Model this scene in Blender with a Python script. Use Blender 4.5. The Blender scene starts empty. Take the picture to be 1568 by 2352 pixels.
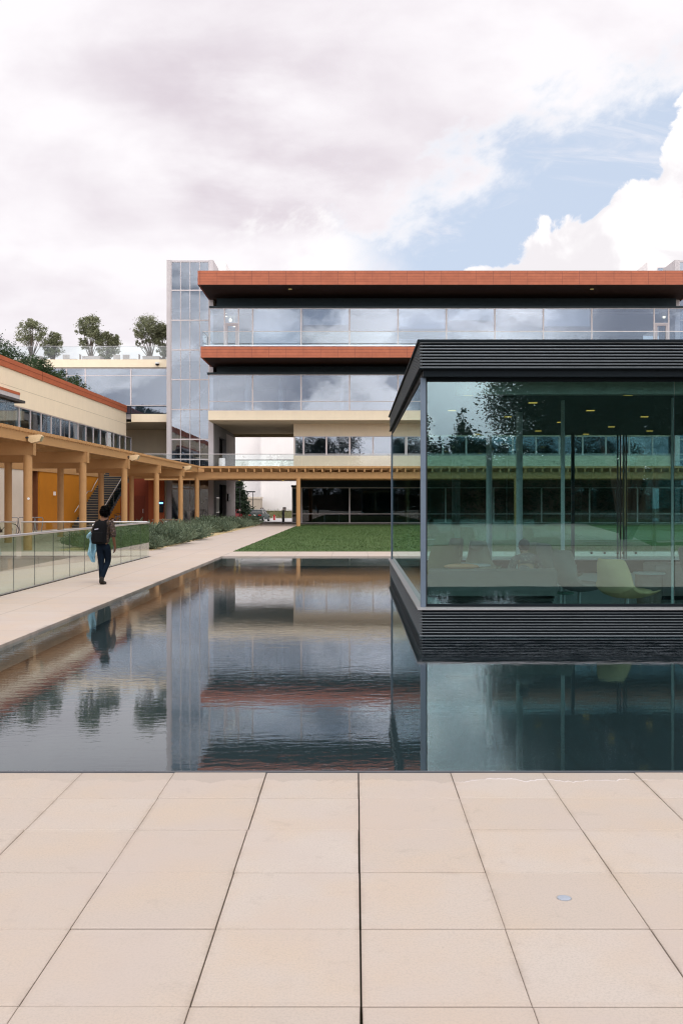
import bpy, bmesh, math, random
import numpy as np
from mathutils import Vector, Matrix
R = math.radians
rnd = random.Random(7)
rng = np.random.default_rng(11)
C = bpy.context.scene.collection
sc = bpy.context.scene

# ------------------------------------------------------------------ camera
H, F, CX, HZ = 1.78, 2290.0, 816.0, 1154.0      # measured from the photograph (1568 px wide copy)
cam = bpy.data.cameras.new('camera')
cam.sensor_fit = 'HORIZONTAL'; cam.sensor_width = 36.0
cam.lens = 36.0 * F / 1568.0
cam.shift_x = (784 - CX) / 1568.0
cam.shift_y = (HZ - 1176) / 1568.0
cam.clip_start = 0.1; cam.clip_end = 2000
cam_o = bpy.data.objects.new('camera', cam); C.objects.link(cam_o)
cam_o.location = (0, 0, H); cam_o.rotation_euler = (R(90), 0, 0)
sc.camera = cam_o
def X(u, y): return (u - CX) * y / F
def Z(v, y): return H + (HZ - v) * y / F

# ------------------------------------------------------------------ light
SUN_AZ, SUN_EL = R(152), R(52)                   # clockwise from +Y: behind the camera, to the right
sd = Vector((math.sin(SUN_AZ) * math.cos(SUN_EL), math.cos(SUN_AZ) * math.cos(SUN_EL), math.sin(SUN_EL)))
sun = bpy.data.lights.new('sun', 'SUN'); sun.energy = 1.1; sun.angle = R(22); sun.color = (1.0, 0.95, 0.88)
sun_o = bpy.data.objects.new('sun', sun); C.objects.link(sun_o)
sun_o.rotation_euler = sd.to_track_quat('Z', 'Y').to_euler()
sc.view_settings.view_transform = 'Standard'; sc.view_settings.look = 'None'
sc.view_settings.exposure = -0.2; sc.view_settings.gamma = 1.0; sc.view_settings.use_curve_mapping = False
cy = sc.cycles
cy.max_bounces = 9; cy.diffuse_bounces = 3; cy.glossy_bounces = 5; cy.transmission_bounces = 6
cy.transparent_max_bounces = 24; cy.caustics_reflective = False; cy.caustics_refractive = False
try:
    cy.use_denoising = True; cy.denoiser = 'OPENIMAGEDENOISE'
except Exception:
    pass
cy.sample_clamp_indirect = 4.0
cy.filter_width = 1.15

def build_world():
    w = bpy.data.worlds.new('World'); sc.world = w; w.use_nodes = True
    nt = w.node_tree; N = nt.nodes; L = nt.links
    for n in list(N): N.remove(n)
    out = N.new('ShaderNodeOutputWorld'); bg = N.new('ShaderNodeBackground'); bg.inputs[1].default_value = 0.1
    L.new(bg.outputs[0], out.inputs[0])
    def put(sock, v):
        if isinstance(v, (int, float)): sock.default_value = v
        else: L.new(v, sock)
    def m(op, a, b=0.0, c=0.0):
        n = N.new('ShaderNodeMath'); n.operation = op
        put(n.inputs[0], a); put(n.inputs[1], b); put(n.inputs[2], c); return n.outputs[0]
    def ss(v, a, b, lo=0.0, hi=1.0):
        n = N.new('ShaderNodeMapRange'); n.interpolation_type = 'SMOOTHSTEP'
        put(n.inputs[0], v); n.inputs[1].default_value = a; n.inputs[2].default_value = b
        n.inputs[3].default_value = lo; n.inputs[4].default_value = hi; return n.outputs[0]
    def vec(x, y, z):
        n = N.new('ShaderNodeCombineXYZ'); put(n.inputs[0], x); put(n.inputs[1], y); put(n.inputs[2], z); return n.outputs[0]
    def noise(v, scale, detail, rough=0.55, dist=0.0):
        n = N.new('ShaderNodeTexNoise'); n.inputs['Scale'].default_value = scale; n.inputs['Detail'].default_value = detail
        n.inputs['Roughness'].default_value = rough; n.inputs['Distortion'].default_value = dist
        L.new(v, n.inputs['Vector']); return n.outputs[0]
    def mix(f, a, b):
        n = N.new('ShaderNodeMix'); n.data_type = 'RGBA'; put(n.inputs[0], f)
        for s, v in ((n.inputs[6], a), (n.inputs[7], b)):
            if isinstance(v, tuple): s.default_value = (*v, 1)
            else: L.new(v, s)
        return n.outputs[2]
    tc = N.new('ShaderNodeTexCoord'); sp = N.new('ShaderNodeSeparateXYZ'); L.new(tc.outputs['Generated'], sp.inputs[0])
    x, y, z = sp.outputs
    # cloud deck: direction projected on a flat layer
    zz = m('ADD', m('MAXIMUM', z, 0.0), 0.16)
    px, py = m('DIVIDE', x, zz), m('DIVIDE', y, zz)
    lay = vec(px, py, 0.0)
    n1 = noise(lay, 0.95, 4.0, 0.5, 0.4)
    n2 = noise(vec(m('ADD', px, 7.3), m('MULTIPLY', py, 1.3), 3.0), 2.6, 7.0, 0.56, 0.1)
    sh = m('ADD', m('MULTIPLY', n1, 0.68), m('MULTIPLY', n2, 0.32))
    yb = m('MAXIMUM', m('MULTIPLY', y, -1.0), 0.15)
    ga, gb = m('DIVIDE', x, yb), m('DIVIDE', z, yb)
    n4 = noise(vec(ga, m('MULTIPLY', gb, 1.7), 11.0), 8.5, 8.0, 0.52, 0.2)
    shb = m('ADD', m('MULTIPLY', n1, 0.25), m('MULTIPLY', n4, 0.75))
    front = ss(y, -0.15, 0.35)
    # sky as seen to the north of the courtyard: azimuth and elevation tangents
    ys = m('MAXIMUM', y, 0.15)
    a, b = m('DIVIDE', x, ys), m('DIVIDE', z, ys)
    t = m('ADD', m('MULTIPLY', m('SUBTRACT', a, 0.080), 0.878), m('MULTIPLY', m('SUBTRACT', b, 0.242), 0.478))
    s = m('ADD', m('MULTIPLY', m('SUBTRACT', a, 0.080), -0.478), m('MULTIPLY', m('SUBTRACT', b, 0.242), 0.878))
    ab = vec(a, b, 0.0)
    w1 = noise(vec(m('MULTIPLY', t, 1.0), m('MULTIPLY', s, 1.5), 0.3), 11.0, 10.0, 0.6, 0.1)    # wispy upper edge
    puf = noise(vec(a, b, 4.2), 13.0, 7.0, 0.56, 0.5)                                            # billowing lower edge
    puf2 = noise(vec(a, b, 9.2), 34.0, 4.0, 0.5, 0.3)
    up = m('ADD', s, m('MULTIPLY', m('SUBTRACT', w1, 0.5), 0.25))
    upper = ss(up, 0.020, 0.100)                      # 1 = cloud above
    lo_e = m('ADD', m('ADD', m('ADD', s, m('MULTIPLY', m('SUBTRACT', puf, 0.5), 0.105)), m('MULTIPLY', m('SUBTRACT', puf2, 0.5), 0.022)), m('MULTIPLY', m('MAXIMUM', m('SUBTRACT', t, 0.235), 0.0), -0.6))
    lower = ss(lo_e, -0.020, -0.0265)                 # 1 = cumulus below
    left = ss(m('ADD', t, m('MULTIPLY', m('SUBTRACT', w1, 0.5), 0.10)), -0.005, -0.085)
    cover_f = m('MAXIMUM', m('MAXIMUM', upper, lower), left)
    # thin wisps inside the gap
    wis = m('MULTIPLY', ss(noise(vec(m('MULTIPLY', a, 0.6), m('MULTIPLY', b, 2.2), 1.0), 9.0, 8.0, 0.65, 0.8), 0.50, 0.74), 0.62)
    cover_f = m('MAXIMUM', cover_f, wis)
    cover_b = ss(sh, 0.36, 0.46)
    cov = m('ADD', m('MULTIPLY', cover_f, front), m('MULTIPLY', cover_b, m('SUBTRACT', 1.0, front)))
    # tone of the clouds
    dark = ss(sh, 0.40, 0.64)
    blob = ss(m('ADD', m('POWER', m('DIVIDE', m('SUBTRACT', a, -0.15), 0.15), 2.0), m('POWER', m('DIVIDE', m('SUBTRACT', b, 0.43), 0.055), 2.0)), 1.4, 0.0)
    blob2 = ss(m('ADD', m('POWER', m('DIVIDE', m('SUBTRACT', a, -0.09), 0.13), 2.0), m('POWER', m('DIVIDE', m('SUBTRACT', b, 0.33), 0.06), 2.0)), 1.4, 0.0)
    wob = ss(n2, 0.30, 0.62)
    brk = m('MULTIPLY', m('SUBTRACT', noise(vec(a, m('MULTIPLY', b, 1.5), 2.7), 6.5, 9.0, 0.55, 0.15), 0.5), 1.5)
    dk = m('MINIMUM', m('ADD', m('ADD', m('ADD', m('ADD', brk, ss(a, 0.16, -0.12, 0.0, 0.04)), m('MULTIPLY', dark, 0.55)), m('MULTIPLY', m('MULTIPLY', blob, 0.5), wob)), m('MULTIPLY', m('MULTIPLY', blob2, 0.5), wob)), 1.0)
    dk = m('MAXIMUM', dk, 0.0)
    cum = m('MULTIPLY', lower, ss(puf, 0.42, 0.62))
    fcol = mix(dk, (11.7, 11.3, 11.65), (8.7, 7.85, 8.55))
    fcol = mix(m('MULTIPLY', lower, 0.9), fcol, mix(cum, (13.0, 12.8, 12.8), (10.4, 10.0, 10.3)))
    fcol = mix(m('MULTIPLY', m('MULTIPLY', m('SUBTRACT', 1.0, upper), upper), 3.0), fcol, (12.2, 12.0, 12.1))
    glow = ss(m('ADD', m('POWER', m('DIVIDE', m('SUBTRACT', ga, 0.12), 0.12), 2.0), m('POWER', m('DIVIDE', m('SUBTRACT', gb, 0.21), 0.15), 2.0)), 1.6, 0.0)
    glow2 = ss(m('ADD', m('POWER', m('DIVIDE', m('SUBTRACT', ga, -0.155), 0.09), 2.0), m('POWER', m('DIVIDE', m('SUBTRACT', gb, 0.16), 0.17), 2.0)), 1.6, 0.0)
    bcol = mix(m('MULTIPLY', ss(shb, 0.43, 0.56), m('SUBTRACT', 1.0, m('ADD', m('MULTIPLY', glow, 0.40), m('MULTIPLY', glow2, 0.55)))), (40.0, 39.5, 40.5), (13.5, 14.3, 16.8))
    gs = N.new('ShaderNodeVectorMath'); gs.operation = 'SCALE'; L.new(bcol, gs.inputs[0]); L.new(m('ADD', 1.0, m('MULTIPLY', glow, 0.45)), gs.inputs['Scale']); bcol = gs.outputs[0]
    top = ss(z, 0.45, 0.9)
    bcol = mix(m('MULTIPLY', top, 0.6), bcol, (13.0, 12.7, 12.5))
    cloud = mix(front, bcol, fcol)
    cloud = mix(m('MULTIPLY', top, 0.55), cloud, (12.5, 12.2, 12.2))
    sky = N.new('ShaderNodeTexSky'); sky.sky_type = 'NISHITA'; sky.sun_disc = False
    sky.sun_elevation = SUN_EL; sky.sun_rotation = SUN_AZ; sky.air_density = 1.0; sky.dust_density = 1.0
    hz = mix(0.85, sky.outputs[0], (7.7, 8.9, 10.9))
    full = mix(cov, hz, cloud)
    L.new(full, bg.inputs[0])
build_world()

# ------------------------------------------------------------------ materials
def newmat(name):
    m = bpy.data.materials.new(name); m.use_nodes = True
    nt = m.node_tree
    for n in list(nt.nodes): nt.nodes.remove(n)
    out = nt.nodes.new('ShaderNodeOutputMaterial')
    return m, nt, out
class NT:
    def __init__(s, nt): s.nt = nt; s.N = nt.nodes; s.L = nt.links
    def put(s, sock, v):
        if isinstance(v, (int, float)): sock.default_value = v
        elif isinstance(v, tuple): sock.default_value = v if len(v) == len(sock.default_value) else (*v, 1)
        else: s.L.new(v, sock)
    def m(s, op, a, b=0.0, c=0.0):
        n = s.N.new('ShaderNodeMath'); n.operation = op
        s.put(n.inputs[0], a); s.put(n.inputs[1], b); s.put(n.inputs[2], c); return n.outputs[0]
    def mix(s, f, a, b, mode='MIX'):
        n = s.N.new('ShaderNodeMix'); n.data_type = 'RGBA'; n.blend_type = mode
        s.put(n.inputs[0], f); s.put(n.inputs[6], a); s.put(n.inputs[7], b); return n.outputs[2]
    def noise(s, v, scale, detail=3.0, rough=0.55, dist=0.0):
        n = s.N.new('ShaderNodeTexNoise'); n.inputs['Scale'].default_value = scale; n.inputs['Detail'].default_value = detail
        n.inputs['Roughness'].default_value = rough; n.inputs['Distortion'].default_value = dist
        s.L.new(v, n.inputs['Vector']); return n.outputs[0]
    def ss(s, v, a, b, lo=0.0, hi=1.0):
        n = s.N.new('ShaderNodeMapRange'); n.interpolation_type = 'SMOOTHSTEP'
        s.put(n.inputs[0], v); n.inputs[1].default_value = a; n.inputs[2].default_value = b
        n.inputs[3].default_value = lo; n.inputs[4].default_value = hi; return n.outputs[0]
    def pos(s):
        n = s.N.new('ShaderNodeNewGeometry'); return n.outputs['Position']
    def obj(s):
        n = s.N.new('ShaderNodeTexCoord'); return n.outputs['Object']
    def sep(s, v):
        n = s.N.new('ShaderNodeSeparateXYZ'); s.L.new(v, n.inputs[0]); return n.outputs
    def vec(s, x, y, z):
        n = s.N.new('ShaderNodeCombineXYZ'); s.put(n.inputs[0], x); s.put(n.inputs[1], y); s.put(n.inputs[2], z); return n.outputs[0]
    def scale(s, v, sx, sy, sz):
        n = s.N.new('ShaderNodeVectorMath'); n.operation = 'MULTIPLY'; s.L.new(v, n.inputs[0]); n.inputs[1].default_value = (sx, sy, sz); return n.outputs[0]
    def bump(s, h, strength=0.3, dist=0.02):
        n = s.N.new('ShaderNodeBump'); n.inputs['Strength'].default_value = strength; n.inputs['Distance'].default_value = dist
        s.L.new(h, n.inputs['Height']); return n.outputs[0]
    def pbsdf(s, col, rough=0.6, metal=0.0, normal=None, spec=0.5):
        n = s.N.new('ShaderNodeBsdfPrincipled'); s.put(n.inputs['Base Color'], col); s.put(n.inputs['Roughness'], rough)
        n.inputs['Metallic'].default_value = metal; n.inputs['Specular IOR Level'].default_value = spec
        if normal is not None: s.L.new(normal, n.inputs['Normal'])
        return n
MATS = {}
def mat(name, col, rough=0.6, var=0.12, scale=3.0, metal=0.0, bump=0.0, bscale=40.0, spec=0.22, streak=0.0):
    """paint, render, metal or cloth: base colour broken up by two sizes of noise"""
    if name in MATS: return MATS[name]
    m, nt, out = newmat(name); q = NT(nt); p = q.obj()
    n1 = q.noise(p, scale, 5.0, 0.6); n2 = q.noise(p, scale * 9.0, 3.0, 0.6)
    f = q.m('ADD', q.m('MULTIPLY', n1, 0.65), q.m('MULTIPLY', n2, 0.35))
    if streak:
        n3 = q.noise(q.scale(p, 2.2, 2.2, 0.12), 2.0, 4.0, 0.6)
        f = q.m('ADD', q.m('MULTIPLY', f, 1 - streak), q.m('MULTIPLY', n3, streak))
    f = q.ss(f, 0.25, 0.75)
    lo = tuple(c * (1 - var) for c in col); hi = tuple(min(1, c * (1 + var)) for c in col)
    c = q.mix(f, lo, hi)
    nrm = q.bump(q.noise(p, bscale, 4.0, 0.6), bump, 0.01) if bump else None
    b = q.pbsdf(c, q.m('ADD', q.m('MULTIPLY', n1, 0.15), rough - 0.07), metal, nrm, spec)
    q.L.new(b.outputs[0], out.inputs[0]); MATS[name] = m; return m
def emit(name, col, strength):
    m, nt, out = newmat(name); e = nt.nodes.new('ShaderNodeEmission'); e.inputs[0].default_value = (*col, 1); e.inputs[1].default_value = strength
    nt.links.new(e.outputs[0], out.inputs[0]); return m
def glass(name, tint, refl, rough=0.0, wave=0.0, wscale=0.35, gcol=(1, 1, 1), power=5.0):
    """thin architectural glass: tinted see-through layer under a Fresnel-weighted mirror coat"""
    m, nt, out = newmat(name); q = NT(nt)
    g = q.N.new('ShaderNodeNewGeometry')
    d = q.N.new('ShaderNodeVectorMath'); d.operation = 'DOT_PRODUCT'
    q.L.new(g.outputs['Normal'], d.inputs[0]); q.L.new(g.outputs['Incoming'], d.inputs[1])
    c = q.m('ABSOLUTE', d.outputs['Value'])
    fr = q.m('POWER', q.m('SUBTRACT', 1.0, c), power)
    fac = q.m('ADD', refl, q.m('MULTIPLY', fr, 1.0 - refl))
    t = q.N.new('ShaderNodeBsdfTransparent'); t.inputs[0].default_value = (*tint, 1)
    gl = q.N.new('ShaderNodeBsdfGlossy'); gl.inputs['Roughness'].default_value = rough; gl.inputs[0].default_value = (*gcol, 1)
    if wave:
        nn = q.noise(q.pos(), wscale, 2.0, 0.5)
        q.L.new(q.bump(nn, wave, 0.1), gl.inputs['Normal'])
    mx = q.N.new('ShaderNodeMixShader'); q.L.new(fac, mx.inputs[0]); q.L.new(t.outputs[0], mx.inputs[1]); q.L.new(gl.outputs[0], mx.inputs[2])
    q.L.new(mx.outputs[0], out.inputs[0]); return m

CREAM = mat('cream_render', (0.80, 0.68, 0.50), 0.85, 0.05, 1.2, bump=0.15, bscale=60, streak=0.3)
BEIGE = mat('beige_render', (0.66, 0.57, 0.47), 0.85, 0.05, 1.2, bump=0.15, bscale=60)
OCHRE = mat('ochre_render', (0.46, 0.168, 0.012), 0.85, 0.07, 1.0, bump=0.15, bscale=60)
OXBLOOD = mat('oxblood_paint', (0.20, 0.042, 0.02), 0.7, 0.1, 1.0)
BROWNRED = mat('brown_red_paint', (0.36, 0.085, 0.03), 0.7, 0.1, 1.0)
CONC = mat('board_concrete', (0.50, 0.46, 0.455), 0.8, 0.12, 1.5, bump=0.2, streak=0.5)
WHITEW = mat('white_render', (0.80, 0.755, 0.73), 0.85, 0.035, 0.8, streak=0.4)
TAN = mat('tan_paint', (0.43, 0.235, 0.098), 0.6, 0.08, 2.0, streak=0.2)
STEEL = mat('brushed_steel', (0.62, 0.60, 0.60), 0.32, 0.06, 8.0, metal=0.9)
MULL = mat('mullion_aluminium', (0.52, 0.47, 0.46), 0.45, 0.05, 3.0, metal=0.3)
DARKM = mat('dark_teal_metal', (0.022, 0.034, 0.040), 0.5, 0.15, 2.0)
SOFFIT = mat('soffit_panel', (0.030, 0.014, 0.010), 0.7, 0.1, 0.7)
BLACKM = mat('black_metal', (0.018, 0.018, 0.02), 0.5, 0.2, 3.0)
PAVROOF = mat('pavilion_dark_metal', (0.007, 0.011, 0.014), 0.6, 0.15, 2.0, spec=.12)
BLADE = mat('louvre_aluminium', (0.23, 0.255, 0.27), 0.45, 0.10, 2.5, metal=0.4)
POST = mat('blue_grey_steel', (0.15, 0.19, 0.24), 0.45, 0.08, 2.0, metal=0.3)
INTW = mat('interior_wall', (0.25, 0.25, 0.27), 0.85, 0.08, 0.5)
INTD = mat('interior_dark', (0.10, 0.11, 0.12), 0.85, 0.15, 0.5)
INTC = mat('interior_ceiling', (0.40, 0.40, 0.41), 0.85, 0.05, 0.5)
BLIND = mat('roller_blind', (0.72, 0.70, 0.72), 0.9, 0.03, 1.0)
SOIL = mat('sandy_mulch', (0.52, 0.40, 0.22), 0.95, 0.25, 6.0, bump=0.5, bscale=60)
ASPH = mat('pale_asphalt', (0.46, 0.44, 0.44), 0.9, 0.1, 1.0)

GL_UP = glass('coated_glass', (0.60, 0.68, 0.75), 0.125, 0.0, 0.05, 0.5, (0.93, 0.95, 1.0))
GL_GR = glass('dark_glass', (0.45, 0.53, 0.56), 0.05, 0.0, 0.03)
GL_TW = glass('tower_glass', (0.66, 0.72, 0.78), 0.125, 0.0, 0.03, 0.4, (0.92, 0.95, 1.0))
GL_RAIL = glass('rail_glass', (0.90, 0.95, 0.93), 0.04)
GL_ROOF = glass('terrace_rail_glass', (0.93, 0.96, 0.96), 0.025)
GL_WALK = glass('walkway_rail_glass', (0.875, 0.925, 0.89), 0.03)
GL_PAV = glass('green_glass', (0.70, 0.86, 0.855), 0.128, 0.0, 0.012, 0.6, (0.86, 0.97, 0.97))

def fascia_mat():
    m, nt, out = newmat('terracotta_tile'); q = NT(nt); s = q.sep(q.pos())
    br = q.N.new('ShaderNodeTexBrick'); br.offset = 0.0; br.squash = 1.0
    q.L.new(q.vec(q.m('ADD', q.m('ADD', s[0], s[1]), 0.25), q.m('SUBTRACT', s[2], 20.17), 0.0), br.inputs['Vector'])
    br.inputs['Scale'].default_value = 1.0; br.inputs['Brick Width'].default_value = 1.366; br.inputs['Row Height'].default_value = 0.2235
    br.inputs['Mortar Size'].default_value = 0.016; br.inputs['Mortar Smooth'].default_value = 0.1
    br.inputs['Color1'].default_value = (0.385, 0.104, 0.046, 1); br.inputs['Color2'].default_value = (0.43, 0.120, 0.053, 1)
    br.inputs['Mortar'].default_value = (0.20, 0.055, 0.03, 1)
    n = q.noise(q.pos(), 2.5, 5.0, 0.6)
    c = q.mix(q.ss(n, 0.3, 0.7), br.outputs['Color'], q.mix(1.0, br.outputs['Color'], (0.86, 0.84, 0.82), 'MULTIPLY'))
    b = q.pbsdf(c, 0.65, 0.0, q.bump(br.outputs['Fac'], -0.4, 0.02))
    q.L.new(b.outputs[0], out.inputs[0]); return m
TILE = fascia_mat()

def stone_mat(name, base, slab, joint_x=0.0, joint_y=0.0, lines=False, wet=None, gap=0.012):
    m, nt, out = newmat(name); q = NT(nt); p = q.pos(); s = q.sep(p)
    ix = q.m('FLOOR', q.m('DIVIDE', q.m('SUBTRACT', s[0], joint_x), slab[0]))
    iy = q.m('FLOOR', q.m('DIVIDE', q.m('SUBTRACT', s[1], joint_y), slab[1]))
    wn = q.N.new('ShaderNodeTexWhiteNoise'); q.L.new(q.vec(ix, iy, 2.0), wn.inputs['Vector'])
    n1 = q.noise(p, 1.7, 5.0, 0.6); n2 = q.noise(p, 95.0, 4.0, 0.75); n3 = q.noise(p, 14.0, 4.0, 0.65)
    a = q.mix(wn.outputs[0], tuple(c * k for c, k in zip(base, (0.955, 0.93, 0.915))), tuple(c * k for c, k in zip(base, (1.02, 1.025, 1.04))))
    a = q.mix(q.m('MULTIPLY', q.ss(n1, 0.35, 0.7), 0.6), a, tuple(c * k for c, k in zip(base, (1.04, 0.94, 0.82))))
    a = q.mix(q.m('MULTIPLY', q.ss(n2, 0.42, 0.68), 0.40), a, tuple(c * 0.66 for c in base))
    a = q.mix(q.m('MULTIPLY', q.ss(n3, 0.55, 0.78), 0.13), a, tuple(c * 0.7 for c in base))
    n5 = q.noise(p, 5.5, 6.0, 0.7, 0.6); n6 = q.noise(p, 38.0, 3.0, 0.6)
    a = q.mix(q.m('MULTIPLY', q.ss(n5, 0.56, 0.76), 0.42), a, tuple(c * k for c, k in zip(base, (0.66, 0.62, 0.60))))
    a = q.mix(q.m('MULTIPLY', q.ss(n6, 0.68, 0.76), 0.35), a, tuple(c * 0.55 for c in base))
    ux = q.m('FRACT', q.m('DIVIDE', q.m('SUBTRACT', s[0], joint_x), slab[0]))
    ex = q.m('MULTIPLY', q.m('MINIMUM', ux, q.m('SUBTRACT', 1.0, ux)), slab[0])
    a = q.mix(q.m('MULTIPLY', q.m('MULTIPLY', q.ss(ex, 0.035, 0.0), q.ss(n5, 0.36, 0.62)), 0.40), a, tuple(c * k for c, k in zip(base, (0.62, 0.56, 0.50))))
    n7 = q.noise(p, 0.8, 4.0, 0.6, 0.8)
    a = q.mix(q.m('MULTIPLY', q.ss(n7, 0.42, 0.66), 0.5), a, tuple(c * k for c, k in zip(base, (0.93, 0.90, 0.92))))
    h = n2
    if lines:
        fx = q.m('ABSOLUTE', q.m('SUBTRACT', q.m('FRACT', q.m('DIVIDE', q.m('SUBTRACT', s[0], joint_x), slab[0])), 0.5))
        fy = q.m('ABSOLUTE', q.m('SUBTRACT', q.m('FRACT', q.m('DIVIDE', q.m('SUBTRACT', s[1], joint_y), slab[1])), 0.5))
        ln = q.m('MAXIMUM', q.ss(fx, 0.5 - gap / slab[0], 0.5 - 0.3 * gap / slab[0]), q.ss(fy, 0.5 - gap / slab[1], 0.5 - 0.3 * gap / slab[1]))
        a = q.mix(q.m('MULTIPLY', ln, 0.35), a, tuple(c * 0.4 for c in base))
    if wet == 'near':       # dried water marks along the pool's near rim
        edge = q.m('SUBTRACT', 6.585, s[1])
        wob = q.m('MULTIPLY', q.noise(q.scale(p, 2.6, 0.0, 0.0), 1.0, 5.0, 0.62), 0.5)
        d = q.m('SUBTRACT', edge, q.m('SUBTRACT', wob, 0.045))
        st = q.m('MULTIPLY', q.ss(d, 0.012, -0.012), q.ss(s[0], -1.35, -1.1, 0.45, 0.75))
        a = q.mix(q.m('MULTIPLY', st, 0.42), a, tuple(c * 0.58 for c in base))
        salt = q.m('MULTIPLY', q.m('MULTIPLY', q.ss(q.m('ABSOLUTE', q.m('ADD', d, 0.004)), 0.014, 0.002), q.ss(s[0], 0.55, 0.8)), q.ss(q.noise(p, 6.0, 3.0), 0.35, 0.6))
        a = q.mix(q.m('MULTIPLY', salt, 0.7), a, (0.72, 0.68, 0.70))
    if wet == 'side':
        edge = q.m('SUBTRACT', -4.42, s[0])
        wob = q.m('MULTIPLY', q.noise(q.scale(p, 0.0, 1.1, 0.0), 1.0, 5.0, 0.7), 0.75)
        d = q.m('SUBTRACT', edge, q.m('SUBTRACT', wob, 0.37))
        st = q.ss(d, 0.03, -0.05)
        a = q.mix(q.m('MULTIPLY', st, 0.50), a, tuple(c * 0.45 for c in base))
    b = q.pbsdf(a, 0.8, 0.0, q.bump(h, 0.12, 0.004), 0.3)
    q.L.new(b.outputs[0], out.inputs[0]); return m
STONE = (0.51, 0.442, 0.385)
DECKM = stone_mat('deck_stone', STONE, (0.605, 0.61), 0.02, 6.6, wet='near')
WALKM = stone_mat('walkway_stone', (0.56, 0.475, 0.41), (1.21, 1.21), -4.42, 6.585, lines=True, wet='side')
PAVEM = stone_mat('paving_concrete', (0.53, 0.455, 0.40), (1.21, 1.21), -4.42, 6.585, lines=True)
RAMPM = stone_mat('ramp_concrete', (0.56, 0.50, 0.43), (3.0, 3.0), 0, 0)

def pool_floor_mat():
    m, nt, out = newmat('black_pool_stone'); q = NT(nt); p = q.pos(); s = q.sep(p)
    fx = q.m('ABSOLUTE', q.m('SUBTRACT', q.m('FRACT', q.m('DIVIDE', q.m('ADD', s[0], 0.035), 0.605)), 0.5))
    fy = q.m('ABSOLUTE', q.m('SUBTRACT', q.m('FRACT', q.m('DIVIDE', s[1], 1.21)), 0.5))
    ln = q.m('MAXIMUM', q.ss(fx, 0.478, 0.488), q.ss(fy, 0.490, 0.495))
    n = q.noise(p, 3.0, 4.0)
    c = q.mix(ln, q.mix(n, (0.005, 0.009, 0.012), (0.012, 0.019, 0.023)), (0.003, 0.003, 0.004))
    b = q.pbsdf(c, 0.5); q.L.new(b.outputs[0], out.inputs[0]); return m
def water_mat():
    m, nt, out = newmat('still_water'); q = NT(nt); p = q.pos()
    g = q.N.new('ShaderNodeNewGeometry')
    d = q.N.new('ShaderNodeVectorMath'); d.operation = 'DOT_PRODUCT'
    q.L.new(g.outputs['Normal'], d.inputs[0]); q.L.new(g.outputs['Incoming'], d.inputs[1])
    c = q.m('ABSOLUTE', d.outputs['Value'])
    fac = q.m('ADD', 0.02, q.m('MULTIPLY', q.m('POWER', q.m('SUBTRACT', 1.0, c), 5.0), 0.98))
    w = q.N.new('ShaderNodeVectorRotate'); w.inputs['Angle'].default_value = R(-8); w.rotation_type = 'Z_AXIS'; q.L.new(p, w.inputs[0])
    n1 = q.noise(q.scale(w.outputs[0], 1.0, 2.6, 1.0), 4.2, 3.0, 0.55, 0.5)
    n2 = q.noise(q.scale(p, 1.0, 1.8, 1.0), 13.0, 2.0, 0.5, 0.3)
    n3 = q.noise(p, 0.35, 2.0)
    hgt = q.m('MULTIPLY', q.m('ADD', q.m('MULTIPLY', n1, 1.0), q.m('MULTIPLY', n2, 0.18)), q.ss(n3, 0.3, 0.7, 0.45, 1.15))
    nrm = q.bump(hgt, 0.042, 0.018)
    gl = q.N.new('ShaderNodeBsdfGlossy'); gl.inputs['Roughness'].default_value = 0.0; gl.inputs[0].default_value = (0.97, 0.97, 1.0, 1)
    q.L.new(nrm, gl.inputs['Normal'])
    t = q.N.new('ShaderNodeBsdfTransparent'); t.inputs[0].default_value = (0.62, 0.78, 0.80, 1)
    mx = q.N.new('ShaderNodeMixShader'); q.L.new(fac, mx.inputs[0]); q.L.new(t.outputs[0], mx.inputs[1]); q.L.new(gl.outputs[0], mx.inputs[2])
    q.L.new(mx.outputs[0], out.inputs[0]); return m
def lawn_mat():
    m, nt, out = newmat('mown_grass'); q = NT(nt); p = q.pos()
    n1 = q.noise(p, 0.5, 4.0, 0.6); n2 = q.noise(q.scale(p, 1.0, 0.35, 1.0), 9.0, 5.0, 0.7); n3 = q.noise(q.scale(p, 0.15, 1.2, 1.0), 0.8, 2.0)
    c = q.mix(q.ss(n2, 0.3, 0.72), (0.026, 0.062, 0.015), (0.090, 0.165, 0.042))
    c = q.mix(q.m('MULTIPLY', q.ss(n1, 0.4, 0.7), 0.5), c, (0.055, 0.10, 0.026))
    c = q.mix(q.m('MULTIPLY', q.ss(n3, 0.42, 0.6), 0.5), c, (0.095, 0.13, 0.045))
    n4 = q.noise(q.scale(p, 1.0, 1.4, 1.0), 2.2, 4.0); c = q.mix(q.m('MULTIPLY', q.ss(n4, 0.52, 0.68), 0.35), c, (0.11, 0.12, 0.05))
    b = q.pbsdf(c, 0.85, 0.0, q.bump(n2, 0.8, 0.05), 0.2); q.L.new(b.outputs[0], out.inputs[0]); return m
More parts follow.
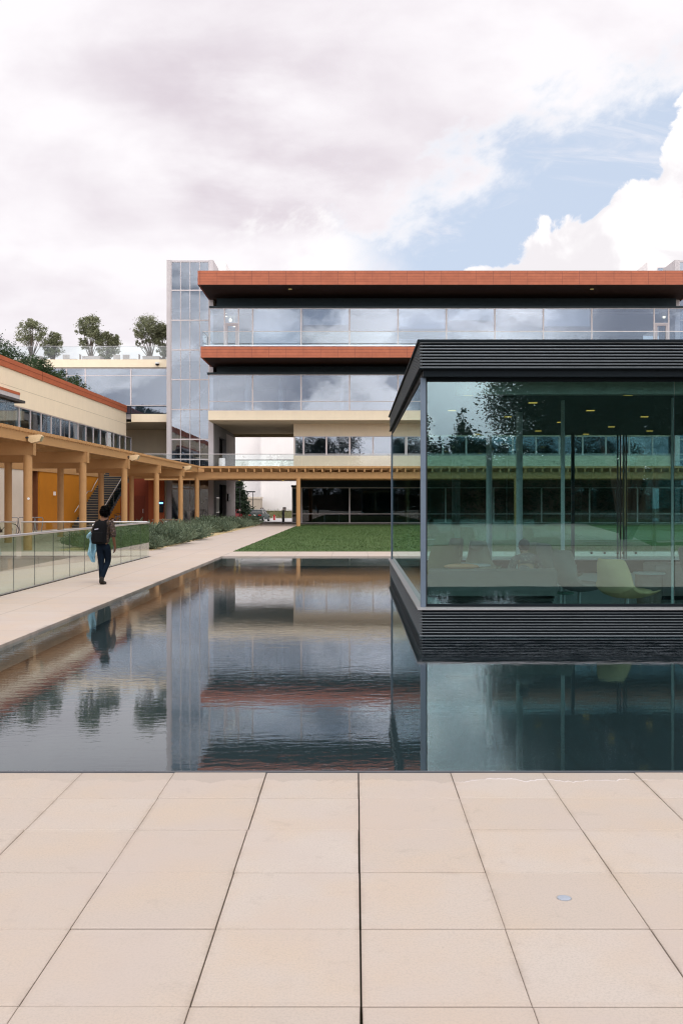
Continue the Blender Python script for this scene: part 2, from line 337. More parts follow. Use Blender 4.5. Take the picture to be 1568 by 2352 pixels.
def leaf_mat(name, dark, light, scale=1.2, per_obj=0.0):
    m, nt, out = newmat(name); q = NT(nt)
    g = q.N.new('ShaderNodeNewGeometry')
    n = q.noise(q.obj(), scale, 3.0)
    f = q.m('ADD', q.m('MULTIPLY', g.outputs['Random Per Island'], 0.55), q.m('MULTIPLY', q.ss(n, 0.35, 0.65), 0.45))
    if per_obj:
        oi = q.N.new('ShaderNodeObjectInfo'); f = q.m('ADD', q.m('MULTIPLY', f, 1 - per_obj), q.m('MULTIPLY', oi.outputs['Random'], per_obj))
    c = q.mix(f, dark, light)
    b = q.pbsdf(c, 0.6, 0.0, None, 0.3)
    tr = q.N.new('ShaderNodeBsdfTranslucent'); q.L.new(c, tr.inputs[0])
    mx = q.N.new('ShaderNodeMixShader'); mx.inputs[0].default_value = 0.25
    q.L.new(b.outputs[0], mx.inputs[1]); q.L.new(tr.outputs[0], mx.inputs[2]); q.L.new(mx.outputs[0], out.inputs[0]); return m
LEAF_T = leaf_mat('terrace_leaf', (0.11, 0.13, 0.065), (0.33, 0.335, 0.20))
LEAF_O = leaf_mat('oak_leaf', (0.014, 0.035, 0.014), (0.055, 0.095, 0.030))
LEAF_B = leaf_mat('shade_tree_leaf', (0.010, 0.020, 0.012), (0.034, 0.055, 0.026))
LEAF_C = leaf_mat('conifer_leaf', (0.012, 0.028, 0.016), (0.04, 0.065, 0.032))
LEAF_S = leaf_mat('sage_leaf', (0.042, 0.068, 0.038), (0.215, 0.262, 0.165), 3.0, 0.42)
LEAF_G = leaf_mat('feather_grass', (0.09, 0.11, 0.04), (0.30, 0.28, 0.14), 0.6)
LEAF_L = leaf_mat('lawn_blade', (0.028, 0.060, 0.016), (0.088, 0.138, 0.040), 0.5)
BARK = mat('bark', (0.11, 0.085, 0.065), 0.9, 0.3, 6.0, bump=0.6)
BARKP = mat('pale_bark', (0.42, 0.38, 0.34), 0.9, 0.25, 3.0, bump=0.5)

# ------------------------------------------------------------------ mesh helpers
class MB:
    def __init__(s): s.v = []; s.f = []; s.sm = []
    def add(s, vs, fs, smooth=False):
        o = len(s.v); s.v += [tuple(v) for v in vs]
        for f in fs: s.f.append(tuple(i + o for i in f)); s.sm.append(smooth)
        return s
    def box(s, x0, x1, y0, y1, z0, z1):
        if x0 > x1: x0, x1 = x1, x0
        if y0 > y1: y0, y1 = y1, y0
        if z0 > z1: z0, z1 = z1, z0
        return s.add([(x0, y0, z0), (x1, y0, z0), (x1, y1, z0), (x0, y1, z0), (x0, y0, z1), (x1, y0, z1), (x1, y1, z1), (x0, y1, z1)],
                     [(3, 2, 1, 0), (4, 5, 6, 7), (0, 1, 5, 4), (1, 2, 6, 5), (2, 3, 7, 6), (3, 0, 4, 7)])
    def slab(s, x0, x1, y0, y1, z0, z1, b):     # box with chamfered top edges
        return s.add([(x0, y0, z0), (x1, y0, z0), (x1, y1, z0), (x0, y1, z0), (x0, y0, z1 - b), (x1, y0, z1 - b), (x1, y1, z1 - b), (x0, y1, z1 - b),
                      (x0 + b, y0 + b, z1), (x1 - b, y0 + b, z1), (x1 - b, y1 - b, z1), (x0 + b, y1 - b, z1)],
                     [(3, 2, 1, 0), (0, 1, 5, 4), (1, 2, 6, 5), (2, 3, 7, 6), (3, 0, 4, 7), (4, 5, 9, 8), (5, 6, 10, 9), (6, 7, 11, 10), (7, 4, 8, 11), (8, 9, 10, 11)])
    def cyl(s, p0, p1, r0, r1=None, n=16, cap=True):
        r1 = r0 if r1 is None else r1
        p0, p1 = Vector(p0), Vector(p1); d = (p1 - p0).normalized()
        a = d.orthogonal().normalized(); b = d.cross(a)
        vs = [p0 + (a * math.cos(2 * math.pi * i / n) + b * math.sin(2 * math.pi * i / n)) * r0 for i in range(n)]
        vs += [p1 + (a * math.cos(2 * math.pi * i / n) + b * math.sin(2 * math.pi * i / n)) * r1 for i in range(n)]
        s.add(vs, [(i, (i + 1) % n, n + (i + 1) % n, n + i) for i in range(n)], True)
        if cap:
            s.add(vs[:n], [tuple(reversed(range(n)))]); s.add(vs[n:], [tuple(range(n))])
        return s
    def tube(s, pts, rad, n=8, closed=False):
        pts = [Vector(p) for p in pts]; k = len(pts)
        rad = [rad] * k if isinstance(rad, (int, float)) else list(rad)
        rings = []; up = Vector((0.123, 0.31, 0.94)).normalized()
        for i, p in enumerate(pts):
            if closed: d = pts[(i + 1) % k] - pts[(i - 1) % k]
            else: d = pts[min(i + 1, k - 1)] - pts[max(i - 1, 0)]
            d.normalize(); a = d.cross(up)
            if a.length < 1e-3: a = d.orthogonal()
            a.normalize(); b = d.cross(a)
            rings.append([p + (a * math.cos(2 * math.pi * j / n) + b * math.sin(2 * math.pi * j / n)) * rad[i] for j in range(n)])
        vs = [v for r in rings for v in r]; fs = []
        for i in range(k if closed else k - 1):
            i2 = (i + 1) % k
            for j in range(n): fs.append((i * n + j, i * n + (j + 1) % n, i2 * n + (j + 1) % n, i2 * n + j))
        s.add(vs, fs, True)
        if not closed:
            s.add(rings[0], [tuple(reversed(range(n)))]); s.add(rings[-1], [tuple(range(n))])
        return s
    def prism(s, poly, axis, c0, c1):            # polygon in the two other axes, swept along axis
        def pt(a, b, c): return {'x': (c, a, b), 'y': (a, c, b), 'z': (a, b, c)}[axis]
        n = len(poly)
        vs = [pt(a, b, c0) for a, b in poly] + [pt(a, b, c1) for a, b in poly]
        return s.add(vs, [tuple(range(n)), tuple(reversed(range(n, 2 * n)))] + [(i, n + i, n + (i + 1) % n, (i + 1) % n) for i in range(n)])
    def lathe(s, prof, c=(0, 0, 0), n=20):
        vs = []; k = len(prof)
        for r, z in prof:
            for j in range(n): vs.append((c[0] + r * math.cos(2 * math.pi * j / n), c[1] + r * math.sin(2 * math.pi * j / n), c[2] + z))
        fs = [(i * n + j, i * n + (j + 1) % n, (i + 1) * n + (j + 1) % n, (i + 1) * n + j) for i in range(k - 1) for j in range(n)]
        s.add(vs, fs, True)
        if prof[0][0] > 1e-4: s.add(vs[:n], [tuple(reversed(range(n)))])
        if prof[-1][0] > 1e-4: s.add(vs[-n:], [tuple(range(n))])
        return s
    def loft(s, rings, cap=True):
        n = len(rings[0]); vs = [v for r in rings for v in r]
        s.add(vs, [(i * n + j, i * n + (j + 1) % n, (i + 1) * n + (j + 1) % n, (i + 1) * n + j) for i in range(len(rings) - 1) for j in range(n)], True)
        if cap: s.add(rings[0], [tuple(reversed(range(n)))]); s.add(rings[-1], [tuple(range(n))])
        return s
    def ball(s, c, r, n=14, m=8):
        rx, ry, rz = (r, r, r) if isinstance(r, (int, float)) else r
        rings = []
        for i in range(1, m):
            a = math.pi * i / m - math.pi / 2
            rings.append([(c[0] + rx * math.cos(a) * math.cos(2 * math.pi * j / n), c[1] + ry * math.cos(a) * math.sin(2 * math.pi * j / n), c[2] + rz * math.sin(a)) for j in range(n)])
        return s.loft(rings)
    def warp(s, fn): s.v = [tuple(fn(*v)) for v in s.v]; return s
    def build(s, name, material, parent=None, fix=True):
        base = Vector((0, 0, 0))
        if parent is not None:
            q = parent
            while q is not None: base = base + Vector(q.location); q = q.parent
        me = bpy.data.meshes.new(name)
        me.from_pydata([(v[0] - base.x, v[1] - base.y, v[2] - base.z) for v in s.v], [], s.f)
        me.polygons.foreach_set('use_smooth', s.sm)
        if fix:
            bm = bmesh.new(); bm.from_mesh(me); bmesh.ops.remove_doubles(bm, verts=bm.verts, dist=1e-5)
            bmesh.ops.recalc_face_normals(bm, faces=bm.faces)
            for e in bm.edges:
                if len(e.link_faces) == 2 and e.calc_face_angle(0) > 0.7: e.smooth = False
            bm.to_mesh(me); bm.free()
        me.materials.append(material); me.update()
        o = bpy.data.objects.new(name, me); C.objects.link(o)
        if parent is not None: o.parent = parent
        return o
def np_mesh(name, verts, faces, material, parent=None, smooth=False):
    base = np.zeros(3); q = parent
    while q is not None: base = base + np.array(q.location); q = q.parent
    verts = np.asarray(verts, dtype=np.float32) - base.astype(np.float32); faces = np.asarray(faces, dtype=np.int32)
    me = bpy.data.meshes.new(name); k = faces.shape[1]
    me.vertices.add(len(verts)); me.vertices.foreach_set('co', verts.ravel())
    me.loops.add(faces.size); me.loops.foreach_set('vertex_index', faces.ravel())
    me.polygons.add(len(faces)); me.polygons.foreach_set('loop_start', np.arange(0, faces.size, k, dtype=np.int32))
    me.polygons.foreach_set('loop_total', np.full(len(faces), k, dtype=np.int32))
    me.update(calc_edges=True); me.validate(); me.materials.append(material)
    o = bpy.data.objects.new(name, me); C.objects.link(o)
    if parent is not None: o.parent = parent
    return o
def tag(o, label=None, cat=None, group=None, kind=None):
    if label: o['label'] = label
    if cat: o['category'] = cat
    if group: o['group'] = group
    if kind: o['kind'] = kind
    return o
def thing(name, label, cat, loc=(0, 0, 0), rz=0.0, group=None):
    o = bpy.data.objects.new(name, None); C.objects.link(o); o.location = loc; o.rotation_euler = (0, 0, rz)
    o.empty_display_size = 0.2
    return tag(o, label, cat, group)
def copy_tree(o, parent=None):
    c = o.copy(); C.objects.link(c)
    if parent is not None: c.parent = parent
    for ch in list(o.children): copy_tree(ch, c)
    return c
def structure(name, mb, material): return tag(mb.build(name, material), kind='structure')

# ------------------------------------------------------------------ the setting
WL = -0.038                                       # water level
structure('ground', MB().box(-400, 400, -300, 600, -2.2, -1.95), mat('far_ground', (0.16, 0.15, 0.11), 0.95, 0.2, 0.05))
pv = MB()
pv.box(-60, -16, -14, 37, -1.9, 0.0); pv.box(-16, -6.72, -14, 10, -1.9, 0.0)
pv.box(-16, -11, 32.95, 37, -1.9, 0.0); pv.box(-60, -11, 37, 79.9, -1.9, 0.0); pv.box(-11, -6.72, 32.95, 36.9, -1.9, 0.0)
pv.box(-60, 60, 79.9, 92, -1.9, 0.0); pv.box(-7.5, -4.42, 36.9, 79.9, -1.9, 0.0); pv.box(30, 60, -14, 79.9, -1.9, 0.0)
structure('paving', pv, PAVEM)
structure('walkway', MB().box(-6.72, -4.42, 6.585, 36.9, -1.9, 0.0), WALKM)
structure('pool_surround', MB().box(-4.42, 30, 33.0, 36.1, -1.9, 0.0), PAVEM)
structure('planting_bed', MB().box(-11, -7.5, 36.9, 79.9, -1.9, 0.02), SOIL)
structure('lawn', MB().box(-4.42, 30, 36.1, 79.9, -1.9, 0.015), lawn_mat())
structure('ramp', MB().add([(-6.8, 10, -0.002), (-6.8, 32.95, -0.002), (-7.5, 32.95, -0.002), (-7.5, 10, -0.002), (-16, 32.95, -1.04), (-16, 10, -1.04)],
                           [(0, 1, 2, 3), (3, 2, 4, 5)]), RAMPM)
# the stone deck in front: rows of loose-laid slabs with open joints
dk = MB(); rows = [6.565, 6.0, 5.42, 4.79, 4.16, 3.52, 2.90] + [2.9 - 0.61 * k for k in range(1, 28)]
gcol = {k: rnd.uniform(.0010, .0026) for k in range(-27, 34)}; gcol[0] = .0042; gcol[-1] = .003
for i in range(len(rows) - 1):
    for k in range(-26, 32):
        x0 = 0.02 + 0.605 * k + rnd.uniform(-.0015, .0015); g, g2 = gcol[k], gcol[k + 1]; gy = 0.0034 + rnd.uniform(0, .003)
        y1, y0 = rows[i] - gy, rows[i + 1] + gy
        dz = rnd.uniform(-.002, .002)
        dk.slab(x0 + g, x0 + 0.605 - g2, y0, y1, -0.05, dz, 0.003)
structure('stone_deck', dk, DECKM)
structure('deck_bed', MB().box(-15.7, 30, -14, 6.57, -1.9, -0.052), mat('dark_joint', (0.06, 0.055, 0.03), 0.95, 0.3, 3.0))
structure('pool_rim', MB().box(-6.7, 30, 6.567, 6.587, -0.3, 0.006), mat('rim_steel', (0.16, 0.17, 0.19), 0.4, 0.1, 5.0, metal=0.6))
structure('pool_floor', MB().box(-4.42, 30, 6.587, 33.0, -0.9, -0.33), pool_floor_mat())
structure('water', MB().add([(-4.42, 6.587, WL), (30, 6.587, WL), (30, 33.0, WL), (-4.42, 33.0, WL)], [(0, 1, 2, 3)]), water_mat())
# land behind the photographer, mirrored in the glass
structure('garden_ground', MB().box(-90, 90, -160, -14, -1.9, -0.01), mat('garden_grass', (0.055, 0.075, 0.03), 0.9, 0.4, 0.15))
structure('plaza', MB().prism([(-70, -14.0), (12.3, -14.0), (14.6, -25), (19, -55), (-70, -55)], 'z', -0.5, 0.006), mat('plaza_concrete', (0.40, 0.385, 0.36), 0.9, 0.08, 0.5))
structure('garden_path', MB().prism([(13.5, -17.0), (60, -15.5), (60, -17.5), (14, -19)], 'z', -0.5, 0.006), mat('plaza_concrete', ()))
# the ground falls gently to the street behind the building
structure('driveway', MB().add([(-60, 92, 0), (60, 92, 0), (60, 118, -.52), (-60, 118, -.52), (60, 92, -1.9), (-60, 92, -1.9)], [(0, 1, 2, 3), (0, 1, 4, 5)]), PAVEM)
structure('street', MB().add([(-90, 118, -.52), (90, 118, -.52), (90, 138, -.52), (-90, 138, -.52)], [(0, 1, 2, 3)]), ASPH)
structure('kerb', MB().box(-90, 90, 138, 138.25, -1.9, -0.40), mat('kerb_concrete', (0.55, 0.53, 0.5), 0.9))
structure('grass_bank', MB().add([(-90, 138.25, -.42), (90, 138.25, -.42), (90, 151.5, .3), (-90, 151.5, .3)], [(0, 1, 2, 3)]), mat('bank_soil', (0.12, 0.10, 0.05), 0.95, 0.3, 1.0))

def blades(n, area, hgt, wid, z0, lean=0.4, zfun=None):
    x = rng.uniform(area[0], area[1], n); y = rng.uniform(area[2], area[3], n)
    h = rng.uniform(hgt[0], hgt[1], n); a = rng.uniform(0, 2 * np.pi, n); w = rng.uniform(wid[0], wid[1], n)
    z = np.full(n, z0) if zfun is None else zfun(x, y)
    dx, dy = np.cos(a) * w, np.sin(a) * w
    lx, ly = rng.normal(0, lean, n) * h, rng.normal(0, lean, n) * h
    v = np.stack([np.stack([x - dx, y - dy, z], 1), np.stack([x + dx, y + dy, z], 1), np.stack([x + lx, y + ly, z + h], 1)], 1).reshape(-1, 3)
    return v, np.arange(3 * n).reshape(-1, 3)
v, f = blades(60000, (-4.40, 12, 36.12, 79.8), (.03, .065), (.008, .02), 0.01)
tag(np_mesh('lawn_grass', v, f, LEAF_L), 'short mown grass blades covering the courtyard lawn', 'grass', kind='stuff')
v, f = blades(9000, (-30, 10, 139.5, 150), (.35, .85), (.01, .03), 0, 0.35, lambda x, y: -.42 + (y - 138.25) * .0543)
tag(np_mesh('feather_grass', v, f, LEAF_G), 'tufts of pale feathery grass on the bank beyond the street', 'grass', kind='stuff')

# ------------------------------------------------------------------ main building
YW, YF, YC, YL2, YG, YT = 82.5, 79.0, 84.3, 85.7, 83.3, 85.0
XL, XR = -12.05, 27.4
MX = [-0.486 + 4.005 * k for k in range(-4, 8)]   # mullion grid
bld = thing('campus_building', 'long campus building of glass storeys with two terracotta roof edges and glass stair towers', 'building', (7.7, 85, 0))
def window(parent, x0, x1, z0, z1, y, gm, fw=0.05, transoms=(), verts=(), fm=MULL, dep=0.09, name='window', left=True):
    b = MB()
    b.box(x0, x1, y - dep / 2, y + dep / 2, z0, z0 + fw); b.box(x0, x1, y - dep / 2, y + dep / 2, z1 - fw, z1)
    b.box(x0, x0 + fw, y - dep / 2, y + dep / 2, z0 + fw, z1 - fw); b.box(x1 - fw, x1, y - dep / 2, y + dep / 2, z0 + fw, z1 - fw)
    for t in transoms: b.box(x0 + fw, x1 - fw, y - dep / 2 + .004, y + dep / 2, t - fw / 2, t + fw / 2)
    for t in verts: b.box(t - fw / 2, t + fw / 2, y - dep / 2 + .002, y + dep / 2, z0 + fw, z1 - fw)
    w = b.build(name, fm, parent)
    MB().box(x0 + fw * .6, x1 - fw * .6, y - .006, y + .006, z0 + fw * .6, z1 - fw * .6).build('pane', gm, w)
    return w
# slabs, fascias and soffits
MB().box(-12.49, 27.85, YF, YF + .14, 19.05, 20.17).build('roof_fascia', TILE, bld)
for xa in (-12.49, 27.71): MB().box(xa, xa + .14, YF + .14, 90, 19.05, 20.17).build('roof_side_fascia', TILE, bld)
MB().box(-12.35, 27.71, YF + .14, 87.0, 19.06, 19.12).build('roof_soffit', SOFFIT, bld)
MB().box(-12.35, 27.71, YF + .14, 104, 19.6, 20.12).build('roof', CONC, bld)
MB().box(-12.26, 27.6, YF, YF + .14, 13.28, 14.16).build('terrace_fascia', TILE, bld)
for xa in (-12.26, 27.46): MB().box(xa, xa + .14, YF + .14, 84.6, 13.28, 14.16).build('terrace_side_fascia', TILE, bld)
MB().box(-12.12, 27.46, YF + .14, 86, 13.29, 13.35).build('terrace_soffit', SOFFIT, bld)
MB().box(-12.0, 27.4, YF + .14, 100, 13.6, 14.1).build('terrace_slab', CONC, bld)
MB().box(-11.72, 27.1, YC, YC + .2, 17.95, 19.06).build('clerestory_panel', DARKM, bld)
MB().box(XL - .03, XR + .05, YW - .16, YC + .1, 17.88, 18.02).build('window_ledge', DARKM, bld)
MB().box(-11.72, 27.1, YC, YC + .2, 12.5, 13.29).build('clerestory_panel', DARKM, bld)
MB().box(XL - .2, XR + .05, YW - .16, YC + .1, 12.37, 12.53).build('window_ledge', DARKM, bld)
MB().box(-12.17, XR + .1, YW - .1, YW + .4, 8.6, 9.36).build('spandrel', CREAM, bld)
MB().box(-12.17, XR + .1, YW + .4, 99.5, 8.55, 8.61).build('overhang_soffit', mat('olive_soffit', (0.50, 0.43, 0.29), 0.85, 0.06, 0.8), bld)
MB().box(-12.0, XR, YW + .4, 100, 8.75, 9.30).build('floor_slab', CONC, bld)
MB().box(-12.05, -5.3, 98.9, 99.4, 8.28, 8.55).build('passage_beam', mat('olive_soffit', ()), bld)
MB().box(-17.35, XR, 79.5, 100, 3.9, 4.53).build('gallery_slab', CONC, bld)
# interiors behind the glass
ib = MB()
ib.box(XL, XR, 96, 96.2, 9.36, 13.2); ib.box(XL, XR, 95, 95.2, 14.1, 18.9)
ib.build('inner_wall', INTW, bld)
MB().box(XL, XR, 82.8, 96, 9.32, 9.36).box(XL, XR, 82.8, 95, 14.11, 14.15).build('inner_floor', mat('carpet_grey', (0.16, 0.16, 0.18), 0.95, 0.1, 0.5), bld)
MB().box(XL, XR, 84.6, 96, 12.6, 12.7).box(XL, XR, 84.6, 95, 17.7, 17.8).build('inner_ceiling', INTC, bld)
for x in (-9.3, -6.4, -1.2, 4.6, 10.2, 15.9, 22.0):
    MB().cyl((x, 85.6, 9.36), (x, 85.6, 12.6), .19, n=14).build('inner_column', INTC, bld)
for x0, x1 in ((-8.2, -6.2), (-4.4, -2.9), (0.6, 3.2), (6.5, 9), (13, 15.5), (20, 23)):
    MB().box(x0, x1, 89.5, 89.6, 9.4, 12.0).build('inner_partition', INTD, bld)
for k, x0 in enumerate([-8.5, -4.5, 0, 3.6, 7.6, 11.5, 19.5]):
    MB().box(x0, x0 + 2.6, 87.2, 87.5, 16.0 + .4 * (k % 3), 16.1 + .4 * (k % 3)).build('inner_light', BLIND, bld)
# upper storey windows
xs4 = [XL, -10.82, -9.64, -8.496] + MX[3:] ; xs4 = [x for x in xs4 if x < XR - 4.2]
edges4 = [XL, -10.82, -9.66, -8.496] + [m for m in MX if -8 < m < 23] + [24.7, 25.9, XR]
edges4 = sorted(set(round(e, 3) for e in edges4 if e <= 23 or e >= 24.7 or True))
for a, b in zip(edges4[:-1], edges4[1:]):
    if b - a < 0.5: continue
    door = abs(a + 10.82) < .05 or abs(a - 24.7) < .05
    w = window(bld, a, b, 14.15, 17.88, YW, GL_UP, 0.06, transoms=(16.62,) if door else ())
    if door:
        d = MB(); dx0, dx1 = a + .07, b - .07
        d.box(dx0, dx1, YW - .06, YW + .06, 16.40, 16.59).box(dx0, dx0 + .19, YW - .06, YW + .06, 14.16, 16.40).box(dx1 - .19, dx1, YW - .06, YW + .06, 14.16, 16.40).box(dx0 + .19, dx1 - .19, YW - .06, YW + .06, 14.16, 14.40)
        dd = d.build('door', mat('pink_grey_aluminium', (0.45, 0.40, 0.40), 0.5, 0.04), bld)
        MB().box(dx0 + .05, dx0 + .09, YW - .13, YW - .07, 14.95, 15.25).build('handle', STEEL, dd)
for i, (x0, x1, zb) in enumerate([(-8.4, -4.6, 14.6), (-4.3, -.6, 16.5), (3.6, 7.4, 16.2), (7.7, 11.4, 16.9), (15.7, 19.4, 16.4)]):
    MB().box(x0, x1, YW + .16, YW + .18, zb, 17.8).build('blind', BLIND, bld)
LAMP = emit('warm_lamp', (1.0, 0.82, 0.5), 5.0)
for u, vv in ((519.4, 723.5), (529, 735), (538, 747), (1524.5, 727)):
    x, z = X(u, 85.2), Z(vv, 85.2)
    MB().lathe([(.10, -.12), (.12, 0), (.10, .12), (.02, .13)], (x, 85.2, z)).cyl((x, 85.2, z + .13), (x, 85.2, 17.7), .01, n=6).build('pendant_lamp', LAMP, bld)
# third storey windows with a low transom
edges3 = [XL - .08] + [m for m in MX if -9 < m < 24] + [XR]
for a, b in zip(edges3[:-1], edges3[1:]):
    window(bld, a, b, 9.37, 12.37, YW, GL_UP, 0.06, transoms=(10.15,))
# second storey: cream wall with ribbon windows, open passage to its left
MB().box(-5.31, XR, YL2, YL2 + .3, 4.53, 5.80).build('lower_wall', CREAM, bld)
MB().box(-5.31, XR, YL2, YL2 + .3, 7.49, 8.55).build('upper_wall', CREAM, bld)
MB().box(-5.31, -5.01, YL2 + .3, 99, 4.53, 8.55).build('end_wall', CREAM, bld)
e2 = [-5.22, -4.45] + [-2.49 + 2.0025 * k for k in range(0, 15)] + [XR]
for a, b in zip(e2[:-1], e2[1:]):
    if b - a > .3: window(bld, a, b, 5.80, 7.49, YL2 + .1, GL_UP, 0.07)
MB().box(-5.0, XR, 90, 90.2, 4.53, 8.5).build('inner_wall', INTD, bld)
MB().box(-5.0, XR, 86.05, 90, 4.54, 4.60).build('inner_floor', INTD, bld)
# ground floor glass
MB().box(-5.31, XR, YG, YG + .25, 3.03, 3.2).box(-5.36, XR, YG - .12, YG - .002, 3.06, 3.22).build('ground_ledge', DARKM, bld)
MB().box(-4.6, XR, YG + .6, YG + .8, 3.2, 3.9).build('recess_panel', DARKM, bld)
eg = [-5.30, -4.48] + [m for m in MX if -4.2 < m < 24] + [XR]
eg = [-5.30, -4.49] + [m for m in MX if -4.2 < m < 24] + [XR]
for a, b in zip(eg[:-1], eg[1:]):
    if b - a > .3: window(bld, a, b, 0.05, 3.03, YG, GL_GR, 0.06, transoms=(0.82,))
side = MB().box(-5.30, -5.24, YG + .05, 90, 0.05, .11).box(-5.30, -5.24, YG + .05, 90, 2.97, 3.03).box(-5.3, -5.24, 86.5, 86.56, .11, 2.97).box(-5.3, -5.24, 89.94, 90, .11, 2.97)
sw = side.build('side_window', MULL, bld); MB().box(-5.28, -5.27, YG + .05, 90, .08, 3.0).build('pane', GL_GR, sw)
MB().box(-5.3, XR, 92, 92.2, 0, 3.9).build('inner_wall', INTD, bld)
MB().box(-5.25, XR, YG + .1, 92, .01, .04).build('inner_floor', INTD, bld)
for x in (-2.7, 3.5, 8.8, 14.2): MB().box(x, x + .05, 85.2, 86.8, .04, .78).box(x, x + 1.3, 85.2, 86.8, .72, .77).box(x + 1.25, x + 1.3, 85.2, 86.8, .04, .72).build('inner_table', BLIND, bld)
# stair towers either side
def tower(x0, x1, mirror):
    z1 = 22.46
    pw = .36
    MB().box(x0, x0 + pw, YT - .1, YT + (3.2 if mirror else 8.5), 0, z1).build('tower_pier', CONC, bld)
    MB().box(x1 - pw, x1, YT - .1, YT + (8.5 if mirror else 3.2), 0, z1).build('tower_pier', CONC, bld)
    MB().box(x0 + pw, x1 - pw, YT + 5.4, YT + 5.6, 0, z1).build('tower_back_wall', INTW, bld)
    MB().box(x0 + pw, x1 - pw, YT + .0, YT + 8.5, z1 - .12, z1 - .02).build('tower_roof', CONC, bld)
    gx0, gx1 = x0 + pw, x1 - pw; n = 4
    zs = [0.05] + [Z(v, YT) for v in (1039, 984, 929.5, 874.5, 803.5 + 16.5 - 16.5, 735.5, 667)] + [z1 - .14]
    zs = [0.05, 2.95, Z(1055, YT)] + [Z(v, YT) for v in (1009, 940.5, 871.8, 803.5, 735.3, 666.5)] + [z1 - .14]
    for i in range(len(zs) - 1):
        window(bld, gx0 + .004, gx1 - .004, zs[i], zs[i + 1], YT, GL_TW, 0.055, verts=[gx0 + (gx1 - gx0) * k / n for k in range(1, n)], name='tower_window')
    for z in (4.3, 9.1, 13.9, 18.4): MB().box(gx0, gx1, YT + .5, YT + 5.4, z - .3, z).build('tower_floor', INTD, bld)
    for k, z in enumerate((2.2, 6.8, 11.6, 16.2)):
        sa = MB()
        for j in range(12):
            xa = gx0 + .3 + j * .2; sa.box(xa, xa + .2, YT + 1.4, YT + 2.8, z - 2.0 + j * .17, z - 1.85 + j * .17)
        sa.build('tower_stair', INTC, bld)
    for xx in (gx0 + .5, gx0 + 1.5, gx0 + 2.6): MB().box(xx, xx + .22, YT + 4.9, YT + 5.1, .1, 22).build('inner_fin', INTC, bld)
tower(-16.07, -12.10, False)
tower(27.20, 31.4, True)
for (x0, x1) in ((-15.6, -12.28), (27.64, 31.6)):        # lift overruns further back on the roof
    MB().box(x0, x1, 94.4, 103, 19, 24.6).build('roof_house', WHITEW, bld)
    xa = x0 + .9 if x0 > 0 else x1 - 2.1
    window(bld, xa, xa + 1.25, 22.3, 24.05, 94.36, GL_UP, .08, name='roof_house_window')
MB().box(-12.35, -12.07, YT + 3.3, 103.7, 8.62, 20.1).box(-12.35, XR, 103.8, 104, 8.6, 20.1).build('rear_wall', CREAM, bld)
# passage side wall with a dark doorway
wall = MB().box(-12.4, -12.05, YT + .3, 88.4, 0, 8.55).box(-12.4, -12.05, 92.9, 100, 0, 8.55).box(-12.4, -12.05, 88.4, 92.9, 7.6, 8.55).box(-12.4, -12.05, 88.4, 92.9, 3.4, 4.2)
MB().box(-12.05, -12.03, 93.2, 100.0, 0, 3.9).box(-12.05, -12.03, 93.2, 98.8, 4.54, 8.2).build('passage_wall_lit_end', CONC, bld)  # paler skin on the same wall: daylight at the far end put into colour
wall.build('passage_wall', mat('shaded_concrete', (0.20, 0.195, 0.19), 0.85, 0.12, 1.0, streak=0.5), bld)  # concrete darkened, the shade of the passage put into its colour
MB().box(-12.7, -12.6, 88.3, 99.5, 0, 8.5).build('doorway_back', BLACKM, bld)
# recessed ground floor beside the tower: oxblood entrance wall
MB().box(-24, -17.4, 84.0, 84.25, 0, 3.9).build('entrance_wall', OXBLOOD, bld)
MB().box(-17.4, -16.1, 83.9, 84.25, 0, 3.9).build('entrance_wall', BROWNRED, bld)
dr = MB().box(-18.9, -17.75, 83.93, 83.99, .02, 2.35).build('entrance_door', mat('oxblood_door', (0.16, 0.034, 0.018), 0.55, 0.1), bld)
MB().tube([(-17.86, 83.93, .90), (-17.86, 83.86, .90), (-17.86, 83.86, 1.22), (-17.86, 83.93, 1.22)], .028, 8).build('handle', STEEL, dr)
# wing that joins the tower to the left: windows under a roof terrace
YCW = 86.0
MB().box(-36, -16.08, YCW, YCW + .3, 13.44, 14.13).build('parapet', CREAM, bld)
MB().box(-36, -16.08, YCW + .3, 100, 13.5, 13.9).build('wing_roof', CONC, bld)
MB().box(-36, -16.08, YCW + .02, YCW + .14, 13.37, 13.435).build('window_head', BLACKM, bld)
MB().box(-19.3, -16.08, YCW - .05, YCW + .3, 8.73, 9.41).build('wing_spandrel', CREAM, bld)
MB().box(-36, -16.08, YCW + .3, 99, 8.70, 8.76).build('wing_soffit', mat('olive_soffit', ()), bld)
MB().box(-36, -16.08, YCW + .3, 99, 9.0, 9.44).build('wing_floor', CONC, bld)
for a, b in ((-31.2, -27.2), (-27.2, -24.94), (-24.94, -23.30), (-23.30, -19.38), (-19.38, -16.12)):
    window(bld, a, b, 10.14, 13.37, YCW + .1, GL_UP, .06, transoms=(12.74,))
    window(bld, a, b, 9.43, 10.10, YCW + .1, GL_UP, .04, fm=BLACKM, name='sill_window')
MB().box(-36, -16.08, 92, 92.2, 9.44, 13.4).build('inner_wall', INTW, bld)
MB().box(-30, -16.2, 95, 95.2, 0, 8.7).build('undercroft_wall', CREAM, bld)
MB().box(-36, -17.4, 84.3, 99, 3.9, 4.5).build('undercroft_slab', CONC, bld)

